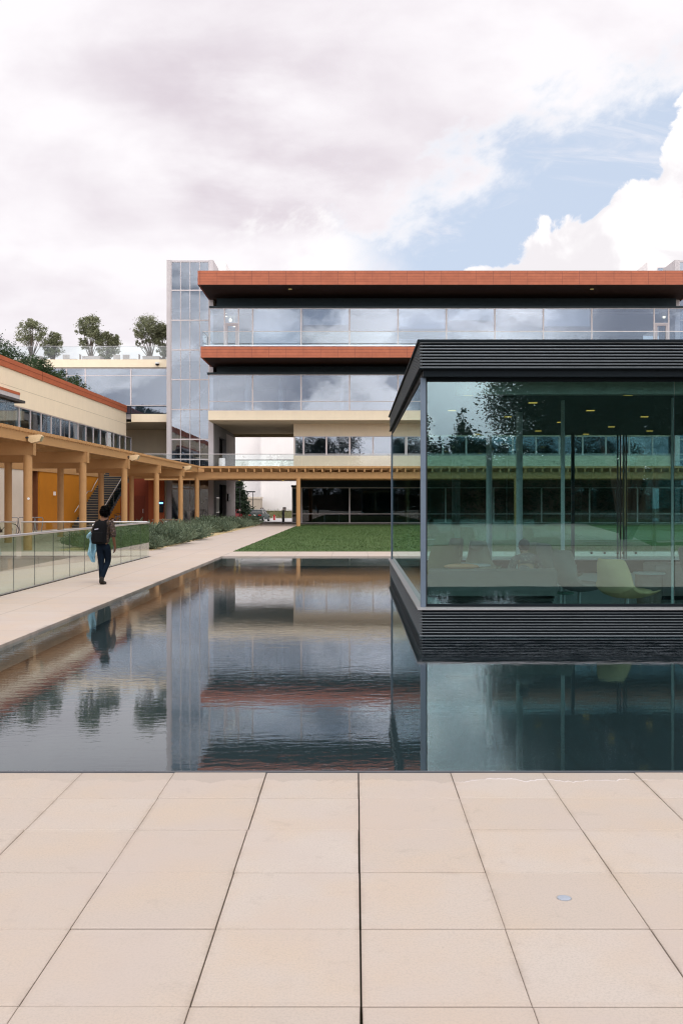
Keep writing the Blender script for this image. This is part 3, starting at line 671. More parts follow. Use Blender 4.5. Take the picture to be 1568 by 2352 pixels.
# glass balustrades
def rail_panels(root, p0, p1, z0, z1, n, gm, hand=0.025, gap=0.008, hm=STEEL, name='glass_panel'):
    p0, p1 = Vector(p0), Vector(p1); d = (p1 - p0); L = d.length; d.normalize(); nrm = Vector((-d.y, d.x))
    for i in range(n):
        a = p0 + d * (L * i / n + gap); b = p0 + d * (L * (i + 1) / n - gap); t = nrm * .006
        m = MB().add([(*(a - t), z0), (*(b - t), z0), (*(b + t), z0), (*(a + t), z0), (*(a - t), z1), (*(b - t), z1), (*(b + t), z1), (*(a + t), z1)],
                     [(3, 2, 1, 0), (4, 5, 6, 7), (0, 1, 5, 4), (1, 2, 6, 5), (2, 3, 7, 6), (3, 0, 4, 7)])
        m.build(name, gm, root)
    if gm is GL_WALK:
        sm = MB()
        for i in range(1, n):
            a = p0 + d * (L * i / n); e = d * .006 + nrm * .005; sm.box(a.x - abs(e.x), a.x + abs(e.x), a.y - abs(e.y), a.y + abs(e.y), z0, z1)
        sm.build('panel_seals', DARKM, root)
    MB().tube([(p0.x, p0.y, z1 + hand * .8), (p1.x, p1.y, z1 + hand * .8)], hand, 10).build('handrail', hm, root)
r = thing('glass_railing', 'glass balustrade on the upper terrace above the lower terracotta band', 'railing', (7, 79.4, 14.16))
rail_panels(r, (-12.15, 79.45), (27.4, 79.45), 14.16, 15.40, 20, GL_ROOF, .03)
rail_panels(r, (-12.15, 79.45), (-12.15, 82.4), 14.16, 15.40, 2, GL_ROOF, .03)
MB().box(-12.1, 27.4, 79.5, 79.54, 14.28, 14.34).build('kick_rail', STEEL, r)
r = thing('glass_railing', 'glass balustrade running above the pergola on the first floor gallery', 'railing', (5, 79.6, 4.53))
rail_panels(r, (-17.3, 79.62), (27.4, 79.62), 4.53, 5.62, 24, GL_ROOF, .028)
r = thing('glass_railing', 'glass balustrade in front of the potted trees on the roof terrace', 'railing', (-24, 86.1, 14.13))
rail_panels(r, (-35, 86.15), (-16.1, 86.15), 14.13, 15.28, 10, GL_ROOF, .018)
r = thing('glass_railing', 'dark capped glass barrier across the far end of the open passage', 'railing', (-8.6, 98.6, 4.53))
rail_panels(r, (-12.0, 98.6), (-5.35, 98.6), 4.53, 5.95, 4, GL_RAIL, .04, hm=BLACKM)
# small ceiling lamps below the gallery
for k, (u, lab) in enumerate(((539.7, 'far left'), (549.7, 'second from left'), (642.9, 'third from left'), (649.9, 'nearest the round tan column'))):
    x = X(u, 85 + k % 2 * 1.5); y = 85 + k % 2 * 1.5
    t = thing('ceiling_lamp', f'small yellow lit downlight under the gallery over the passage, {lab}', 'lamp', (x, y, 3.9), group='downlights over the passage')
    MB().cyl((x, y, 3.78), (x, y, 3.9), .10, n=12).build('housing', BLACKM, t)
    MB().lathe([(.10, 0), (.09, -.08), (.02, -.11)], (x, y, 3.78), 12).build('bulb', emit('yellow_lamp', (1.0, .68, .12), 1.1), t)
for k, (u, vv, lab) in enumerate(((666, 669.5, 'left'), (1359, 668.5, 'right'))):
    y = 80.6; x = X(u, y)
    tag(MB().lathe([(.16, 0), (.15, -.05), (.02, -.06)], (x, y, 19.06), 14).build('soffit_lamp', emit('soft_yellow_lamp', (1.0, .75, .3), .22)), f'small recessed lamp in the top soffit, the {lab} one of two', 'lamp', 'lamps in the roof soffit')

# ------------------------------------------------------------------ left wing
SH = 0.0115
def shear(x, y, z): return (x + SH * (y - 86), y, z)
XW = -19.76
lw = thing('wing_building', 'low cream wing with terracotta coping, ribbon windows and an ochre ground floor', 'building', (XW, 62, 0))
def lb(mb, name, m, parent=None): return mb.warp(shear).build(name, m, lw if parent is None else parent)
lb(MB().box(XW - 13, XW, 4, 86, 7.52, 9.55), 'upper_wall', CREAM)
lb(MB().box(XW, XW + .006, 4, 86, 8.545, 8.56), 'wall_joint', mat('joint_line', (0.40, 0.34, 0.25), .9))
lb(MB().box(XW - .3, XW + .07, 4, 86, 9.55, 10.13), 'coping', mat('terracotta_coping', (0.41, 0.115, 0.052), 0.7, 0.12, 2.0))
lb(MB().box(XW + .07, XW + .078, 4, 86, 9.86, 9.88), 'coping_joint', mat('coping_shadow_gap', (0.15, 0.04, 0.02), .9))
lb(MB().box(XW + .07, XW + .08, 63.55, 63.59, 9.55, 10.13), 'coping_seam', mat('coping_shadow_gap', ()))
lb(MB().box(XW - 13, XW - .3, 4, 86, 9.6, 9.75), 'roof', CONC)
lb(MB().box(XW - 13, XW + .05, 4, 85.6, 3.75, 4.6), 'floor_band', TAN)
lb(MB().box(XW - 5, XW - 4.8, 4, 86, 4.6, 7.5), 'inner_wall', INTD)
lb(MB().box(XW - 5, XW - .1, 4, 86, 7.4, 7.515), 'inner_ceiling', INTC)
GL_LW = glass('wing_glass', (0.60, 0.70, 0.74), 0.07, 0.0, 0.04, 0.5)
for k in range(-24, 15):
    y0 = 57.6 + 2.03 * k
    y1 = y0 + 2.03
    fr = MB()
    for a, b in ((y0, y0 + .06), (y1 - .06, y1)): fr.box(XW - .12, XW - .02, a, b, 4.6, 7.52)
    fr.box(XW - .12, XW - .02, y0 + .06, y1 - .06, 7.45, 7.52).box(XW - .12, XW - .02, y0 + .06, y1 - .06, 4.6, 4.7)
    w = lb(fr, 'window', MULL)
    lb(MB().box(XW - .08, XW - .068, y0 + .03, y1 - .03, 4.65, 7.48), 'pane', GL_LW, w)
    if k % 3 == 1 or k in (4, 7, 8):
        cu = MB(); 
        for j in range(5): cu.cyl((XW - .3, y0 + .15 + j * .17, 4.7), (XW - .3, y0 + .15 + j * .17, 7.4), .07, n=8)
        lb(cu, 'curtain', BLIND)
lb(MB().box(XW - .35, XW - .12, 4, 86, 7.36, 7.4), 'blind_box', BLIND)
lb(MB().box(XW, XW + .75, 44, 58.4, 7.58, 7.72), 'bay_canopy', mat('bay_metal', (0.06, 0.055, 0.055), .6))
lb(MB().box(XW, XW + .6, 44, 57.9, 7.72, 8.0), 'bay_band', CONC)
lb(MB().box(XW, XW + .62, 44, 57.9, 8.0, 8.16), 'bay_coping', mat('terracotta_coping', ()))
bayf = MB().box(XW + .02, XW + .5, 57.2, 57.3, 4.7, 7.56).box(XW + .42, XW + .5, 50, 57.2, 4.7, 7.56)
lb(bayf, 'bay_side', GL_LW)
lb(MB().box(XW - .4, XW, 4, 60.6, 0, 3.75), 'ground_wall', BEIGE)
lb(MB().box(XW - 2.4, XW - 2.2, 60.6, 63.2, 0, 3.75), 'recess_wall', BLACKM)
lb(MB().box(XW - 2.2, XW - .1, 63.0, 63.2, 0, 3.75), 'recess_side', mat('umber_paint', (0.16, 0.055, 0.02), .8))
lb(MB().box(XW - .4, XW, 63.2, 84, 0, 3.75), 'ochre_wall', OCHRE)
lb(MB().box(XW - .4, XW + .002, 71, 84, 3.75, 5.0), 'ochre_upper_wall', OCHRE)
lb(MB().box(XW, XW + .012, 66.9, 66.93, .05, 2.3).box(XW, XW + .012, 68.1, 68.13, .05, 2.3).box(XW, XW + .012, 66.93, 68.1, 2.27, 2.3), 'service_door', mat('ochre_seam', (0.35, 0.14, 0.02), .9))
lb(MB().tube([(XW + .02, 68.0, 1.0), (XW + .09, 68.0, 1.0), (XW + .09, 67.75, 1.0)], .02, 8), 'door_lever', BLACKM)
wl = thing('wall_lamp', 'small white light fixture on the ochre wall', 'lamp', (XW, 66.0, 2.4))
MB().box(-19.98, -19.86, 66.0, 66.14, 2.25, 2.5).build('lamp_body', mat('white_plastic', (0.75, 0.73, 0.70), .5), wl)

# outside stair rising beside the ochre wall
st = thing('staircase', 'straight dark outdoor stair with pale step edges climbing beside the ochre wall', 'staircase', (-18.9, 75, 0))
xs0, xs1 = -19.80, -17.75; nst = 25; run = 0.42; rise = 4.53 / nst
stp = MB(); nos = MB()
for k in range(nst):
    y0 = 69.7 + k * run
    stp.box(xs0, xs1, y0, y0 + run + .02, max(0, k * rise - .12), (k + 1) * rise - .004)
    nos.box(xs0 + .004, xs1 - .004, y0 - .02, y0 + .05, (k + 1) * rise - .004, (k + 1) * rise + .018)
stp.build('steps', mat('dark_step', (0.035, 0.037, 0.042), .8, .2, 3.0), st); nos.build('nosings', mat('nosing', (0.42, 0.31, 0.18), .6), st)
def rail_line(x): return [(x, 69.7, rise + .95), (x, 69.7 + nst * run, 4.53 + .95)]
MB().tube([(xs1, 69.45, .05), (xs1, 69.45, 1.1)] + rail_line(xs1), .03, 8).build('handrail', STEEL, st)
MB().tube([(xs0 + .12, 69.9, 1.1), (xs0 + .12, 73.4, 2.6), (xs0 + .12, 74.4, 2.62), (xs0 + .12, 75.2, 3.1), (xs0 + .12, 80, 5.3)], .03, 8).build('handrail', STEEL, st)
gp = MB().prism([(69.9, .25), (69.9, 1.0), (80.2, 5.4), (80.2, 4.6)], 'x', xs1 - .006, xs1 + .006); gp.build('side_glass', GL_GR, st)

# ------------------------------------------------------------------ pergola
SP = 0.0135
PYS = [7.0, 14.5, 22.0, 29.5, 37.0, 44.1, 51.6, 59.4, 67.0, 73.4]
def pxf(y): return -12.15 + SP * (y - 37.0)
pg = thing('pergola', 'tan painted pergola with round columns and slatted top along two sides of the courtyard', 'pergola', (-12, 55, 0))
def psh(x, y, z): return (x + SP * (y - 37.0), y, z)
def column(x, y, zt, r=.16):
    MB().cyl((x, y, 0), (x, y, zt), r, n=24).build('column', TAN, pg)
for y in PYS: column(pxf(y), y, 3.54)
for y in PYS[:-1]:
    column(pxf(y) - 3.30, y, 3.54)
    b = MB()                                        # paired cross beams with an end plate
    for dy in (-.13, .05): b.box(-16.9, -11.93, y + dy, y + dy + .08, 3.54, 4.01)
    b.box(-11.93, -11.90, y - .15, y + .15, 3.53, 4.02)
    b.warp(psh).build('cross_beam', TAN, pg)
lng = MB().box(-12.18, -12.02, 4, 73.3, 4.012, 4.35); lng.warp(psh).build('edge_beam', TAN, pg)
for x in (-13.3, -14.5, -15.7, -16.8): MB().box(x, x + .1, 4, 73.3, 4.012, 4.30).warp(psh).build('joist', TAN, pg)
sl = MB(); y = 4.0
while y < 73.2:
    sl.box(-16.95, -11.93, y, y + .17, 4.352, 4.47); y += .31
sl.warp(psh).build('slats', TAN, pg)
# the arm along the main building
YP = 73.4; XP0 = pxf(YP)
MB().box(XP0 - 5, 27.5, YP - .08, YP + .08, 3.54, 4.005).build('front_beam', TAN, pg)
MB().box(XP0 - 5, 27.5, 78.8, 78.96, 3.54, 4.005).build('rear_beam', TAN, pg)
for k in range(1, 7):
    x = X(685, YP) + (k - 1) * 8.01
    column(x, YP, 3.54)
    MB().box(x - .06, x + .06, YP + .09, 78.8, 3.6, 4.0).build('cross_beam', TAN, pg)
rf = MB(); x = XP0 + .55
while x < 27.4:
    rf.box(x - .045, x + .045, YP - .45, 79.3, 4.007, 4.345); x += .62
rf.build('rafters', TAN, pg)
MB().box(XP0 - 5, 27.5, 79.32, 79.42, 3.9, 4.50).build('rear_fascia', TAN, pg)
MB().box(XP0 - .02, 27.5, YP - .50, YP - .46, 4.30, 4.44).build('edge_trim', TAN, pg)
sl = MB(); y = YP - .46
while y < 79.3:
    sl.box(XP0, 27.5, y, y + .14, 4.348, 4.44); y += .31
sl.build('slats', TAN, pg)
# floodlights clamped on the edge beam
for y, lab in ((36.6, 'nearest of three, over the nearest column'), (52.0, 'middle of three, near the stair'), (67.3, 'farthest of three, by the corner')):
    x = pxf(y) + .14
    t = thing('floodlight', f'boxy tan floodlight on the pergola beam, {lab}', 'lamp', (x, y, 4.15), group='floodlights on the pergola')
    prof = [(0, -.16), (.12, -.26), (.42, -.16), (.50, .08), (.40, .16), (0, .10)]
    MB().prism([(x + .05 + a, 4.15 + b * .75) for a, b in prof], 'y', y - .17, y + .17).build('housing', mat('tan_housing', (0.62, 0.45, 0.26), .5), t)
    MB().add([(x + .475, y - .14, 4.03), (x + .475, y + .14, 4.03), (x + .55, y + .14, 4.20), (x + .55, y - .14, 4.20), (x + .44, y - .14, 4.03), (x + .44, y + .14, 4.03), (x + .52, y + .14, 4.21), (x + .52, y - .14, 4.21)],
             [(0, 1, 2, 3), (4, 5, 6, 7), (0, 1, 5, 4), (2, 3, 7, 6), (0, 3, 7, 4), (1, 2, 6, 5)]).build('lens', mat('olive_lens', (0.30, 0.27, 0.16), .4), t)
    MB().tube([(x - .12, y - .25, 4.15), (x + .06, y - .22, 4.15), (x + .06, y, 4.15)], .03, 8).build('bracket', BLACKM, t)
t = thing('sticker', 'small round white sticker on the nearest tan column', 'sticker', (pxf(37) + .06, 36.84, 1.9))
MB().cyl((pxf(37) + .07, 36.86, 1.92), (pxf(37) + .075, 36.836, 1.92), .045, n=14).build('disc', mat('white_plastic', ()), t)

# ------------------------------------------------------------------ railings by the walkway
r = thing('glass_railing', 'frameless glass balustrade with steel handrail along the walkway behind the walking person', 'railing', (-6.8, 25, 0))
rail_panels(r, (-6.8, 13.35), (-6.8, 32.85), 0.02, 1.10, 15, GL_WALK, .026, gap=.007)
MB().box(-6.83, -6.77, 13.35, 32.85, 0, .02).build('base_shoe', STEEL, r)
r = thing('glass_railing', 'glass balustrade with steel handrail across the far end of the ramp, right section', 'railing', (-9, 32.85, 0))
rail_panels(r, (-6.86, 32.9), (-11.02, 32.9), 0.02, 1.12, 3, GL_WALK, .024)
MB().box(-11.02, -6.86, 32.87, 32.93, 0, .02).build('base_shoe', BLACKM, r)
r = thing('glass_railing', 'glass balustrade with steel handrail across the far end of the ramp, left section', 'railing', (-13.5, 32.85, 0))
rail_panels(r, (-11.18, 32.9), (-16, 32.9), 0.02, 1.12, 4, GL_WALK, .024)
MB().box(-16, -11.18, 32.87, 32.93, 0, .02).build('base_shoe', BLACKM, r)

# ------------------------------------------------------------------ glass pavilion in the pool
PX0, PX1, PY0, PY1 = 0.845, 16.0, 13.53, 25.6
pav = thing('glass_pavilion', 'glass walled pavilion with dark louvred roof edge standing in the pool', 'pavilion', (8, 19.5, WL))
MB().box(PX0 + .07, PX1, PY0 + .07, PY1 - .07, 3.60, 3.98).build('roof', PAVROOF, pav)
MB().box(PX0, PX1, PY0, PY1, 3.965, 3.995).build('roof_cap', PAVROOF, pav)
def blades_ring(zs, hgt, prou, name, m):
    b = MB()
    for z in zs:
        b.box(PX0 + .06 - prou, PX1, PY0 + .06 - prou, PY0 + .069, z, z + hgt)
        b.box(PX0 + .06 - prou, PX0 + .069, PY0 + .069, PY1 - .069, z, z + hgt)
        b.box(PX0 + .06 - prou, PX1, PY1 - .069, PY1 - .06 + prou, z, z + hgt)
    return b.build(name, m, pav)
blades_ring([3.618 + .0415 * k for k in range(9)], .010, .03, 'roof_louvres', BLADE)
MB().box(PX0 + .02, PX0 + .07, PY0 + .02, PY1 - .02, 3.595, 3.612).box(PX0 + .07, PX1, PY0 + .02, PY0 + .07, 3.595, 3.612).build('roof_bottom_trim', PAVROOF, pav)
base = MB().box(PX0 + .07, PX1, PY0 + .07, PY0 + .40, -.33, .315).box(PX0 + .07, PX0 + .36, PY0 + .40, PY1 - .4, -.33, .315).box(PX0 + .07, PX1, PY1 - .4, PY1 - .07, -.33, .315)
base.build('plinth', PAVROOF, pav)
blades_ring([-.075 + .0385 * k for k in range(10)], .0075, .026, 'plinth_louvres', BLADE)
MB().box(PX0, PX1, PY0, PY0 + .42, .317, .338).box(PX0, PX0 + .38, PY0 + .42, PY1 - .42, .317, .338).box(PX0, PX1, PY1 - .42, PY1, .317, .338).build('plinth_cap', mat('cap_aluminium', (0.46, 0.45, 0.45), .4, .08, 2.0, metal=.5), pav)
MB().box(PX0 + .36, PX1, PY0 + .40, PY1 - .4, -.12, 0.0).build('floor', mat('pale_terrazzo', (0.36, 0.36, 0.35), .45, .08, 3.0), pav)
MB().box(PX0 + .08, PX1, PY0 + .08, PY0 + .24, 3.50, 3.598).box(PX0 + .075, PX0 + .09, PY0 + .24, PY1 - .24, 3.50, 3.598).box(PX0 + .08, PX1, PY1 - .24, PY1 - .08, 3.50, 3.598).build('eaves', PAVROOF, pav)
MB().box(PX0 + .09, PX1, PY0 + .24, PY1 - .24, 3.50, 3.598).build('ceiling', mat('pavilion_ceiling', (0.16, 0.16, 0.155), .85, .05, 1.0), pav)
YGF, XGL, YGB = PY0 + .26, PX0 + .09, PY1 - .24
MB().box(XGL - .035, XGL + .035, YGF - .06, YGF + .05, .338, 3.50).build('corner_post', POST, pav)
MB().box(XGL - .03, XGL + .03, YGB - .05, YGB + .05, .338, 3.50).build('corner_post', POST, pav)
gx = [XGL + .04, X(1548, YGF), X(1548, YGF) + 3.6, X(1548, YGF) + 7.2, PX1]
for a, b in zip(gx[:-1], gx[1:]):
    MB().box(a + .006, b - .006, YGF - .007, YGF + .007, .345, 3.50).build('front_pane', GL_PAV, pav)
MB().box(XGL + .035, XGL + .055, YGF - .03, YGF + .03, .338, 3.5).build('glazing_seal', BLACKM, pav)
MB().box(XGL + .05, PX1, YGF - .03, YGF + .03, .338, .375).build('glazing_channel', PAVROOF, pav)
MB().box(XGL + .05, PX1, YGF - .03, YGF + .03, 3.45, 3.5).build('glazing_head', PAVROOF, pav)
ys = [YGF + .05, 17.7, 21.6, YGB - .05]
for a, b in zip(ys[:-1], ys[1:]): MB().box(XGL - .007, XGL + .007, a + .005, b - .005, .345, 3.5).build('side_pane', GL_PAV, pav)
bx = [XGL + .04, X(1117, YGB), X(1187, YGB), X(1315, YGB), X(1427, YGB), X(1544, YGB), 11.0, 13.5, PX1]
for a, b in zip(bx[:-1], bx[1:]): MB().box(a + .01, b - .01, YGB - .007, YGB + .007, .345, 3.5).build('rear_pane', GL_PAV, pav)
MB().box(PX1 - .02, PX1, PY0 + .2, PY1 - .2, .338, 3.5).build('end_pane', GL_PAV, pav)
DKB = mat('slate_blue_frame', (0.05, 0.07, 0.09), .5, .1)
for x, w in ((X(1315, YGB), .07), (X(1544, YGB), .06)): MB().box(x - w / 2, x + w / 2, YGB - .05, YGB + .05, .345, 3.5).build('mullion', DKB, pav)
for k, u in enumerate((1417, 1424, 1432, 1438)): MB().box(X(u, YGB) - .016, X(u, YGB) + .016, YGB - .06 + .02 * k, YGB - .02 + .02 * k, .345, 3.5).build('door_stile', DKB, pav)
for u in (1358, 1388, 1418, 1431, 1460): MB().ball((X(u, YGB - .1), YGB - .1, .50), .035, 10, 6).build('glass_fixing', BLACKM, pav)
WHITEP = mat('white_painted_steel', (0.66, 0.66, 0.64), .5, .04)
for x, y, rr in ((X(1123, 22.0), 22.0, .065), (X(1192.5, 19.0), 19.0, .062), (X(1292, 16.8), 16.8, .034), (X(1543.5, 16.4), 16.4, .02), (9.5, 19, .06)):
    MB().cyl((x, y, 0), (x, y, 3.5), rr, n=18).build('inner_column', WHITEP, pav)
MB().box(PX0 + .6, PX1, PY0 + .62, PY0 + .80, 3.32, 3.49).build('head_box', mat('pale_box', (0.6, 0.58, 0.5), .7), pav)  # pale box along the inside top of the front glass
LINE = emit('yellow_strip', (1.0, .60, .13), 1.2)
for x, y in ((3.05, 14.75), (4.35, 15.9), (1.80, 15.9), (3.05, 17.15), (4.38, 18.6), (1.80, 18.6), (3.05, 19.95), (5.78, 19.95), (4.38, 21.3), (5.80, 22.6), (4.38, 23.9), (7.05, 23.9), (5.78, 25.0), (3.05, 25.0), (7.05, 18.6)):
    MB().box(x - .07, x + .07, y - .035, y + .035, 3.488, 3.4995).build('ceiling_light', LINE, pav)

# ------------------------------------------------------------------ pavilion furniture
FAB = mat('taupe_fabric', (0.13, 0.125, 0.115), .95, .12, 8.0, bump=.4, bscale=200)
sofa = thing('sofa', 'long low grey sofa seen from behind with a seated person on it', 'sofa', (2.1, 15.5, 0))
MB().slab(1.12, 3.06, 15.12, 15.30, .36, .768, .03).build('backrest', FAB, sofa)
MB().slab(1.14, 3.04, 15.302, 16.0, .26, .44, .03).build('seat', FAB, sofa)
MB().slab(1.12, 1.30, 15.302, 16.0, .30, .62, .03).slab(2.88, 3.06, 15.302, 16.0, .30, .62, .03).build('armrest', FAB, sofa)
MB().box(1.2, 3.0, 15.2, 15.95, .10, .26).build('base', BLACKM, sofa)
for x in (1.2, 2.95):
    for y in (15.2, 15.9): MB().cyl((x, y, 0), (x, y, .1), .025, n=10).build('leg', BLACKM, sofa)
def lounge_chair(label, loc, rz, col, sc_=1.0, group='swivel lounge chairs in the pavilion'):
    t = thing('lounge_chair', label, 'chair', (0, 0, 0), 0, group)
    def shell(side):
        rings = []
        # seat-to-back profile swept sideways; wings grow towards the back
        prof = [(-.40, .40, .30), (-.15, .36, .36), (.12, .36, .37), (.30, .46, .36), (.38, .68, .32), (.44, .95, .26), (.46, 1.08, .22)]
        for (y, z, hw) in prof:
            ring = []
            for j in range(9):
                s = -1 + j / 4; wing = .16 * abs(s) ** 3 * (1 if z > .4 else .7)
                ring.append((hw * s, y - wing * (1.2 if z > .6 else .2), z + (wing if z < .5 else 0) + side))
            rings.append(ring)
        return rings
    mb = MB(); a = shell(0)
    def th(ring, d): return [(x, y + d, z - d * .9) for x, y, z in ring]
    n = 9; vs = [v for r_ in a for v in r_] + [v for r_ in a for v in th(r_, .06)]; k = len(a); off = k * n; fs = []
    for i in range(k - 1):
        for j in range(n - 1):
            fs.append((i * n + j, i * n + j + 1, (i + 1) * n + j + 1, (i + 1) * n + j)); fs.append((off + i * n + j, off + (i + 1) * n + j, off + (i + 1) * n + j + 1, off + i * n + j + 1))
    for i in range(k - 1):
        for j in (0, n - 1): fs.append((i * n + j, (i + 1) * n + j, off + (i + 1) * n + j, off + i * n + j))
    for j in range(n - 1):
        for i in (0, k - 1): fs.append((i * n + j, i * n + j + 1, off + i * n + j + 1, off + i * n + j))
    mb.add(vs, fs, True); s = mb.build('shell', col, t)
    md = s.modifiers.new('smooth', 'SUBSURF'); md.levels = 1; md.render_levels = 1
    MB().ball((0, -.04, .43), (.30, .34, .07), 16, 8).build('seat_cushion', col, t)
    MB().ball((0, .38, .92), (.20, .05, .11), 14, 8).build('head_cushion', col, t)
    MB().cyl((0, .02, .06), (0, .02, .36), .03, n=12).build('stem', STEEL, t)
    star = MB()
    for q_ in range(4):
        a_ = math.pi / 4 + q_ * math.pi / 2; star.tube([(0, .02, .06), (.30 * math.cos(a_), .02 + .30 * math.sin(a_), .02)], [.028, .018], 8)
    star.build('star_base', STEEL, t)
    t.location = loc; t.rotation_euler = (0, 0, rz); t.scale = sc_ if isinstance(sc_, tuple) else (sc_,) * 3
    return t
YEL = mat('chartreuse_wool', (0.62, 0.43, 0.23), .95, .1, 6.0, bump=.3, bscale=150)
OLV = mat('olive_wool', (0.13, 0.13, 0.05), .95, .1, 6.0, bump=.3, bscale=150)
GRYW = mat('grey_wool', (0.22, 0.22, 0.20), .95, .1, 6.0)
CRM = mat('cream_wool', (0.33, 0.31, 0.23), .95, .1, 6.0)
lounge_chair('chartreuse high back lounge chair nearest the front glass, right of the sofa', (4.30, 15.75, 0), R(122), YEL, (1.12, 1.12, .86))
lounge_chair('grey lounge chair on a steel star base between the sofa and the chartreuse chair', (3.74, 16.6, 0), R(108), GRYW, .95)
lounge_chair('olive lounge chair beyond the left end of the sofa', (1.50, 17.6, 0), R(-170), OLV, 1.0)
lounge_chair('cream lounge chair facing the front glass, between the white columns', (2.75, 21.4, 0), R(20), CRM, .9)
lounge_chair('cream lounge chair directly beyond the seated person', (3.35, 20.0, 0), R(-165), CRM, .95)
lounge_chair('grey lounge chair in side view beyond the slim white post', (3.95, 19.2, 0), R(100), GRYW, .95)
lounge_chair('olive lounge chair far back by the rear glass on the left', (2.1, 23.2, 0), R(-60), OLV, .9)
lounge_chair('grey lounge chair at the right edge of the view', (6.1, 17.3, 0), R(80), GRYW, .95)
def round_table(label, x, y, z, r_, leg='post', mtop=WHITEP):
    t = thing('round_table', label, 'table', (x, y, 0), group='round tables in the pavilion')
    MB().lathe([(r_ - .01, -.02), (r_, -.012), (r_, 0), (r_ - .008, .006), (.01, .006)], (x, y, z), 32).build('tabletop', mtop, t)
    if leg == 'drum': MB().lathe([(r_ * .72, 0), (r_ * .85, z * .5), (r_ * .85, z - .03)], (x, y, 0.005), 28).build('drum', mat('walnut_veneer', (0.22, 0.17, 0.14), .6, .2, 6.0), t)
    else:
        MB().cyl((x, y, .02), (x, y, z - .02), .025, n=12).build('stem', STEEL, t); MB().lathe([(r_ * .6, 0), (r_ * .6, .012), (.03, .03)], (x, y, 0), 24).build('foot', STEEL, t)
round_table('round white table beyond the sofa, to the left of the seated person', 2.26, 18.8, .605, .29)
round_table('round white table behind the right end of the sofa', 3.48, 17.0, .60, .26)
round_table('round white table on a drum base right of the chartreuse chair', 5.15, 17.5, .545, .28, 'drum')
round_table('low green glass side table at the right end of the sofa', 3.28, 15.7, .36, .16, 'post', mat('green_top', (0.10, 0.16, 0.13), .2))
round_table('round grey table far back beside the rear glass', 2.05, 21.0, .50, .36, 'post', mat('grey_top', (0.3, 0.31, 0.3), .5))
ott = thing('ottoman', 'grey brown box ottoman at the right edge behind the drum table', 'ottoman', (5.9, 18.4, 0))
MB().slab(5.45, 6.5, 18.1, 18.9, .08, .66, .03).build('cushion', mat('mushroom_fabric', (0.33, 0.27, 0.25), .95, .1, 6.0), ott); MB().box(5.55, 6.4, 18.2, 18.8, 0, .08).build('base', BLACKM, ott)
bg_ = MB().ball((3.62, 17.05, .695), (.16, .10, .085), 14, 8).build('white_bag', mat('white_bag', (0.7, 0.7, 0.68), .7)); tag(bg_, 'crumpled white bag on the round table behind the sofa', 'bag')
cu = MB().ball((1.62, 15.25, .80), (.27, .09, .045), 16, 8).build('orange_scarf', mat('orange_cloth', (0.50, 0.22, 0.10), .95)); tag(cu, 'orange cloth draped over the left end of the sofa back', 'cloth')

# ------------------------------------------------------------------ people
def skin_fig(name, pts, links, m, parent, sub=2, root=0):
    me = bpy.data.meshes.new(name); keys = list(pts); idx = {k: i for i, k in enumerate(keys)}
    base = Vector((0, 0, 0)); q = parent
    while q is not None: base = base + Vector(q.location); q = q.parent
    me.from_pydata([tuple(Vector(pts[k][0]) - base) for k in keys], [(idx[a], idx[b]) for a, b in links], [])
    o = bpy.data.objects.new(name, me); C.objects.link(o); o.parent = parent
    md = o.modifiers.new('skin', 'SKIN'); md.use_smooth_shade = True
    if not me.skin_vertices:
        bm = bmesh.new(); bm.from_mesh(me); bm.verts.layers.skin.verify(); bm.to_mesh(me); bm.free()
    sv = me.skin_vertices[0].data
    for k in keys:
        r_ = pts[k][1]; sv[idx[k]].radius = (r_, r_) if isinstance(r_, (int, float)) else r_
        sv[idx[k]].use_root = (idx[k] == root)
    s2 = o.modifiers.new('sub', 'SUBSURF'); s2.levels = sub; s2.render_levels = sub
    me.materials.append(m); return o
def chain(*n): return list(zip(n[:-1], n[1:]))
SKIN = mat('brown_skin', (0.155, 0.075, 0.042), .55, .08, 8.0)
SKINL = mat('tan_skin', (0.38, 0.235, 0.165), .55, .08, 8.0)
DENIM = mat('dark_denim', (0.006, 0.011, 0.020), .9, .25, 6.0, bump=.3, bscale=120, spec=.08)
def print_cloth(name, a, b, c):
    m, nt, out = newmat(name); q = NT(nt); p = q.obj()
    n1 = q.noise(p, 28.0, 2.0, .5, .6); n2 = q.noise(p, 45.0, 2.0)
    col = q.mix(q.ss(n1, .46, .54), a, b); col = q.mix(q.ss(n2, .56, .62), col, c)
    q.L.new(q.pbsdf(col, .9).outputs[0], out.inputs[0]); return m
SHIRT = print_cloth('floral_print', (0.05, 0.030, 0.012), (0.014, 0.009, 0.008), (0.16, 0.10, 0.10))
px0, py0 = X(237, 21.7), 21.7
def P(u, v, dy=0.0): return (px0 + (u - 690) * .000859, py0 + dy, (2215 - v) * .000859)
per = thing('person', 'person walking away with dark curly hair, floral shirt and dark jeans, phone in hand', 'person', (px0, py0, 0))
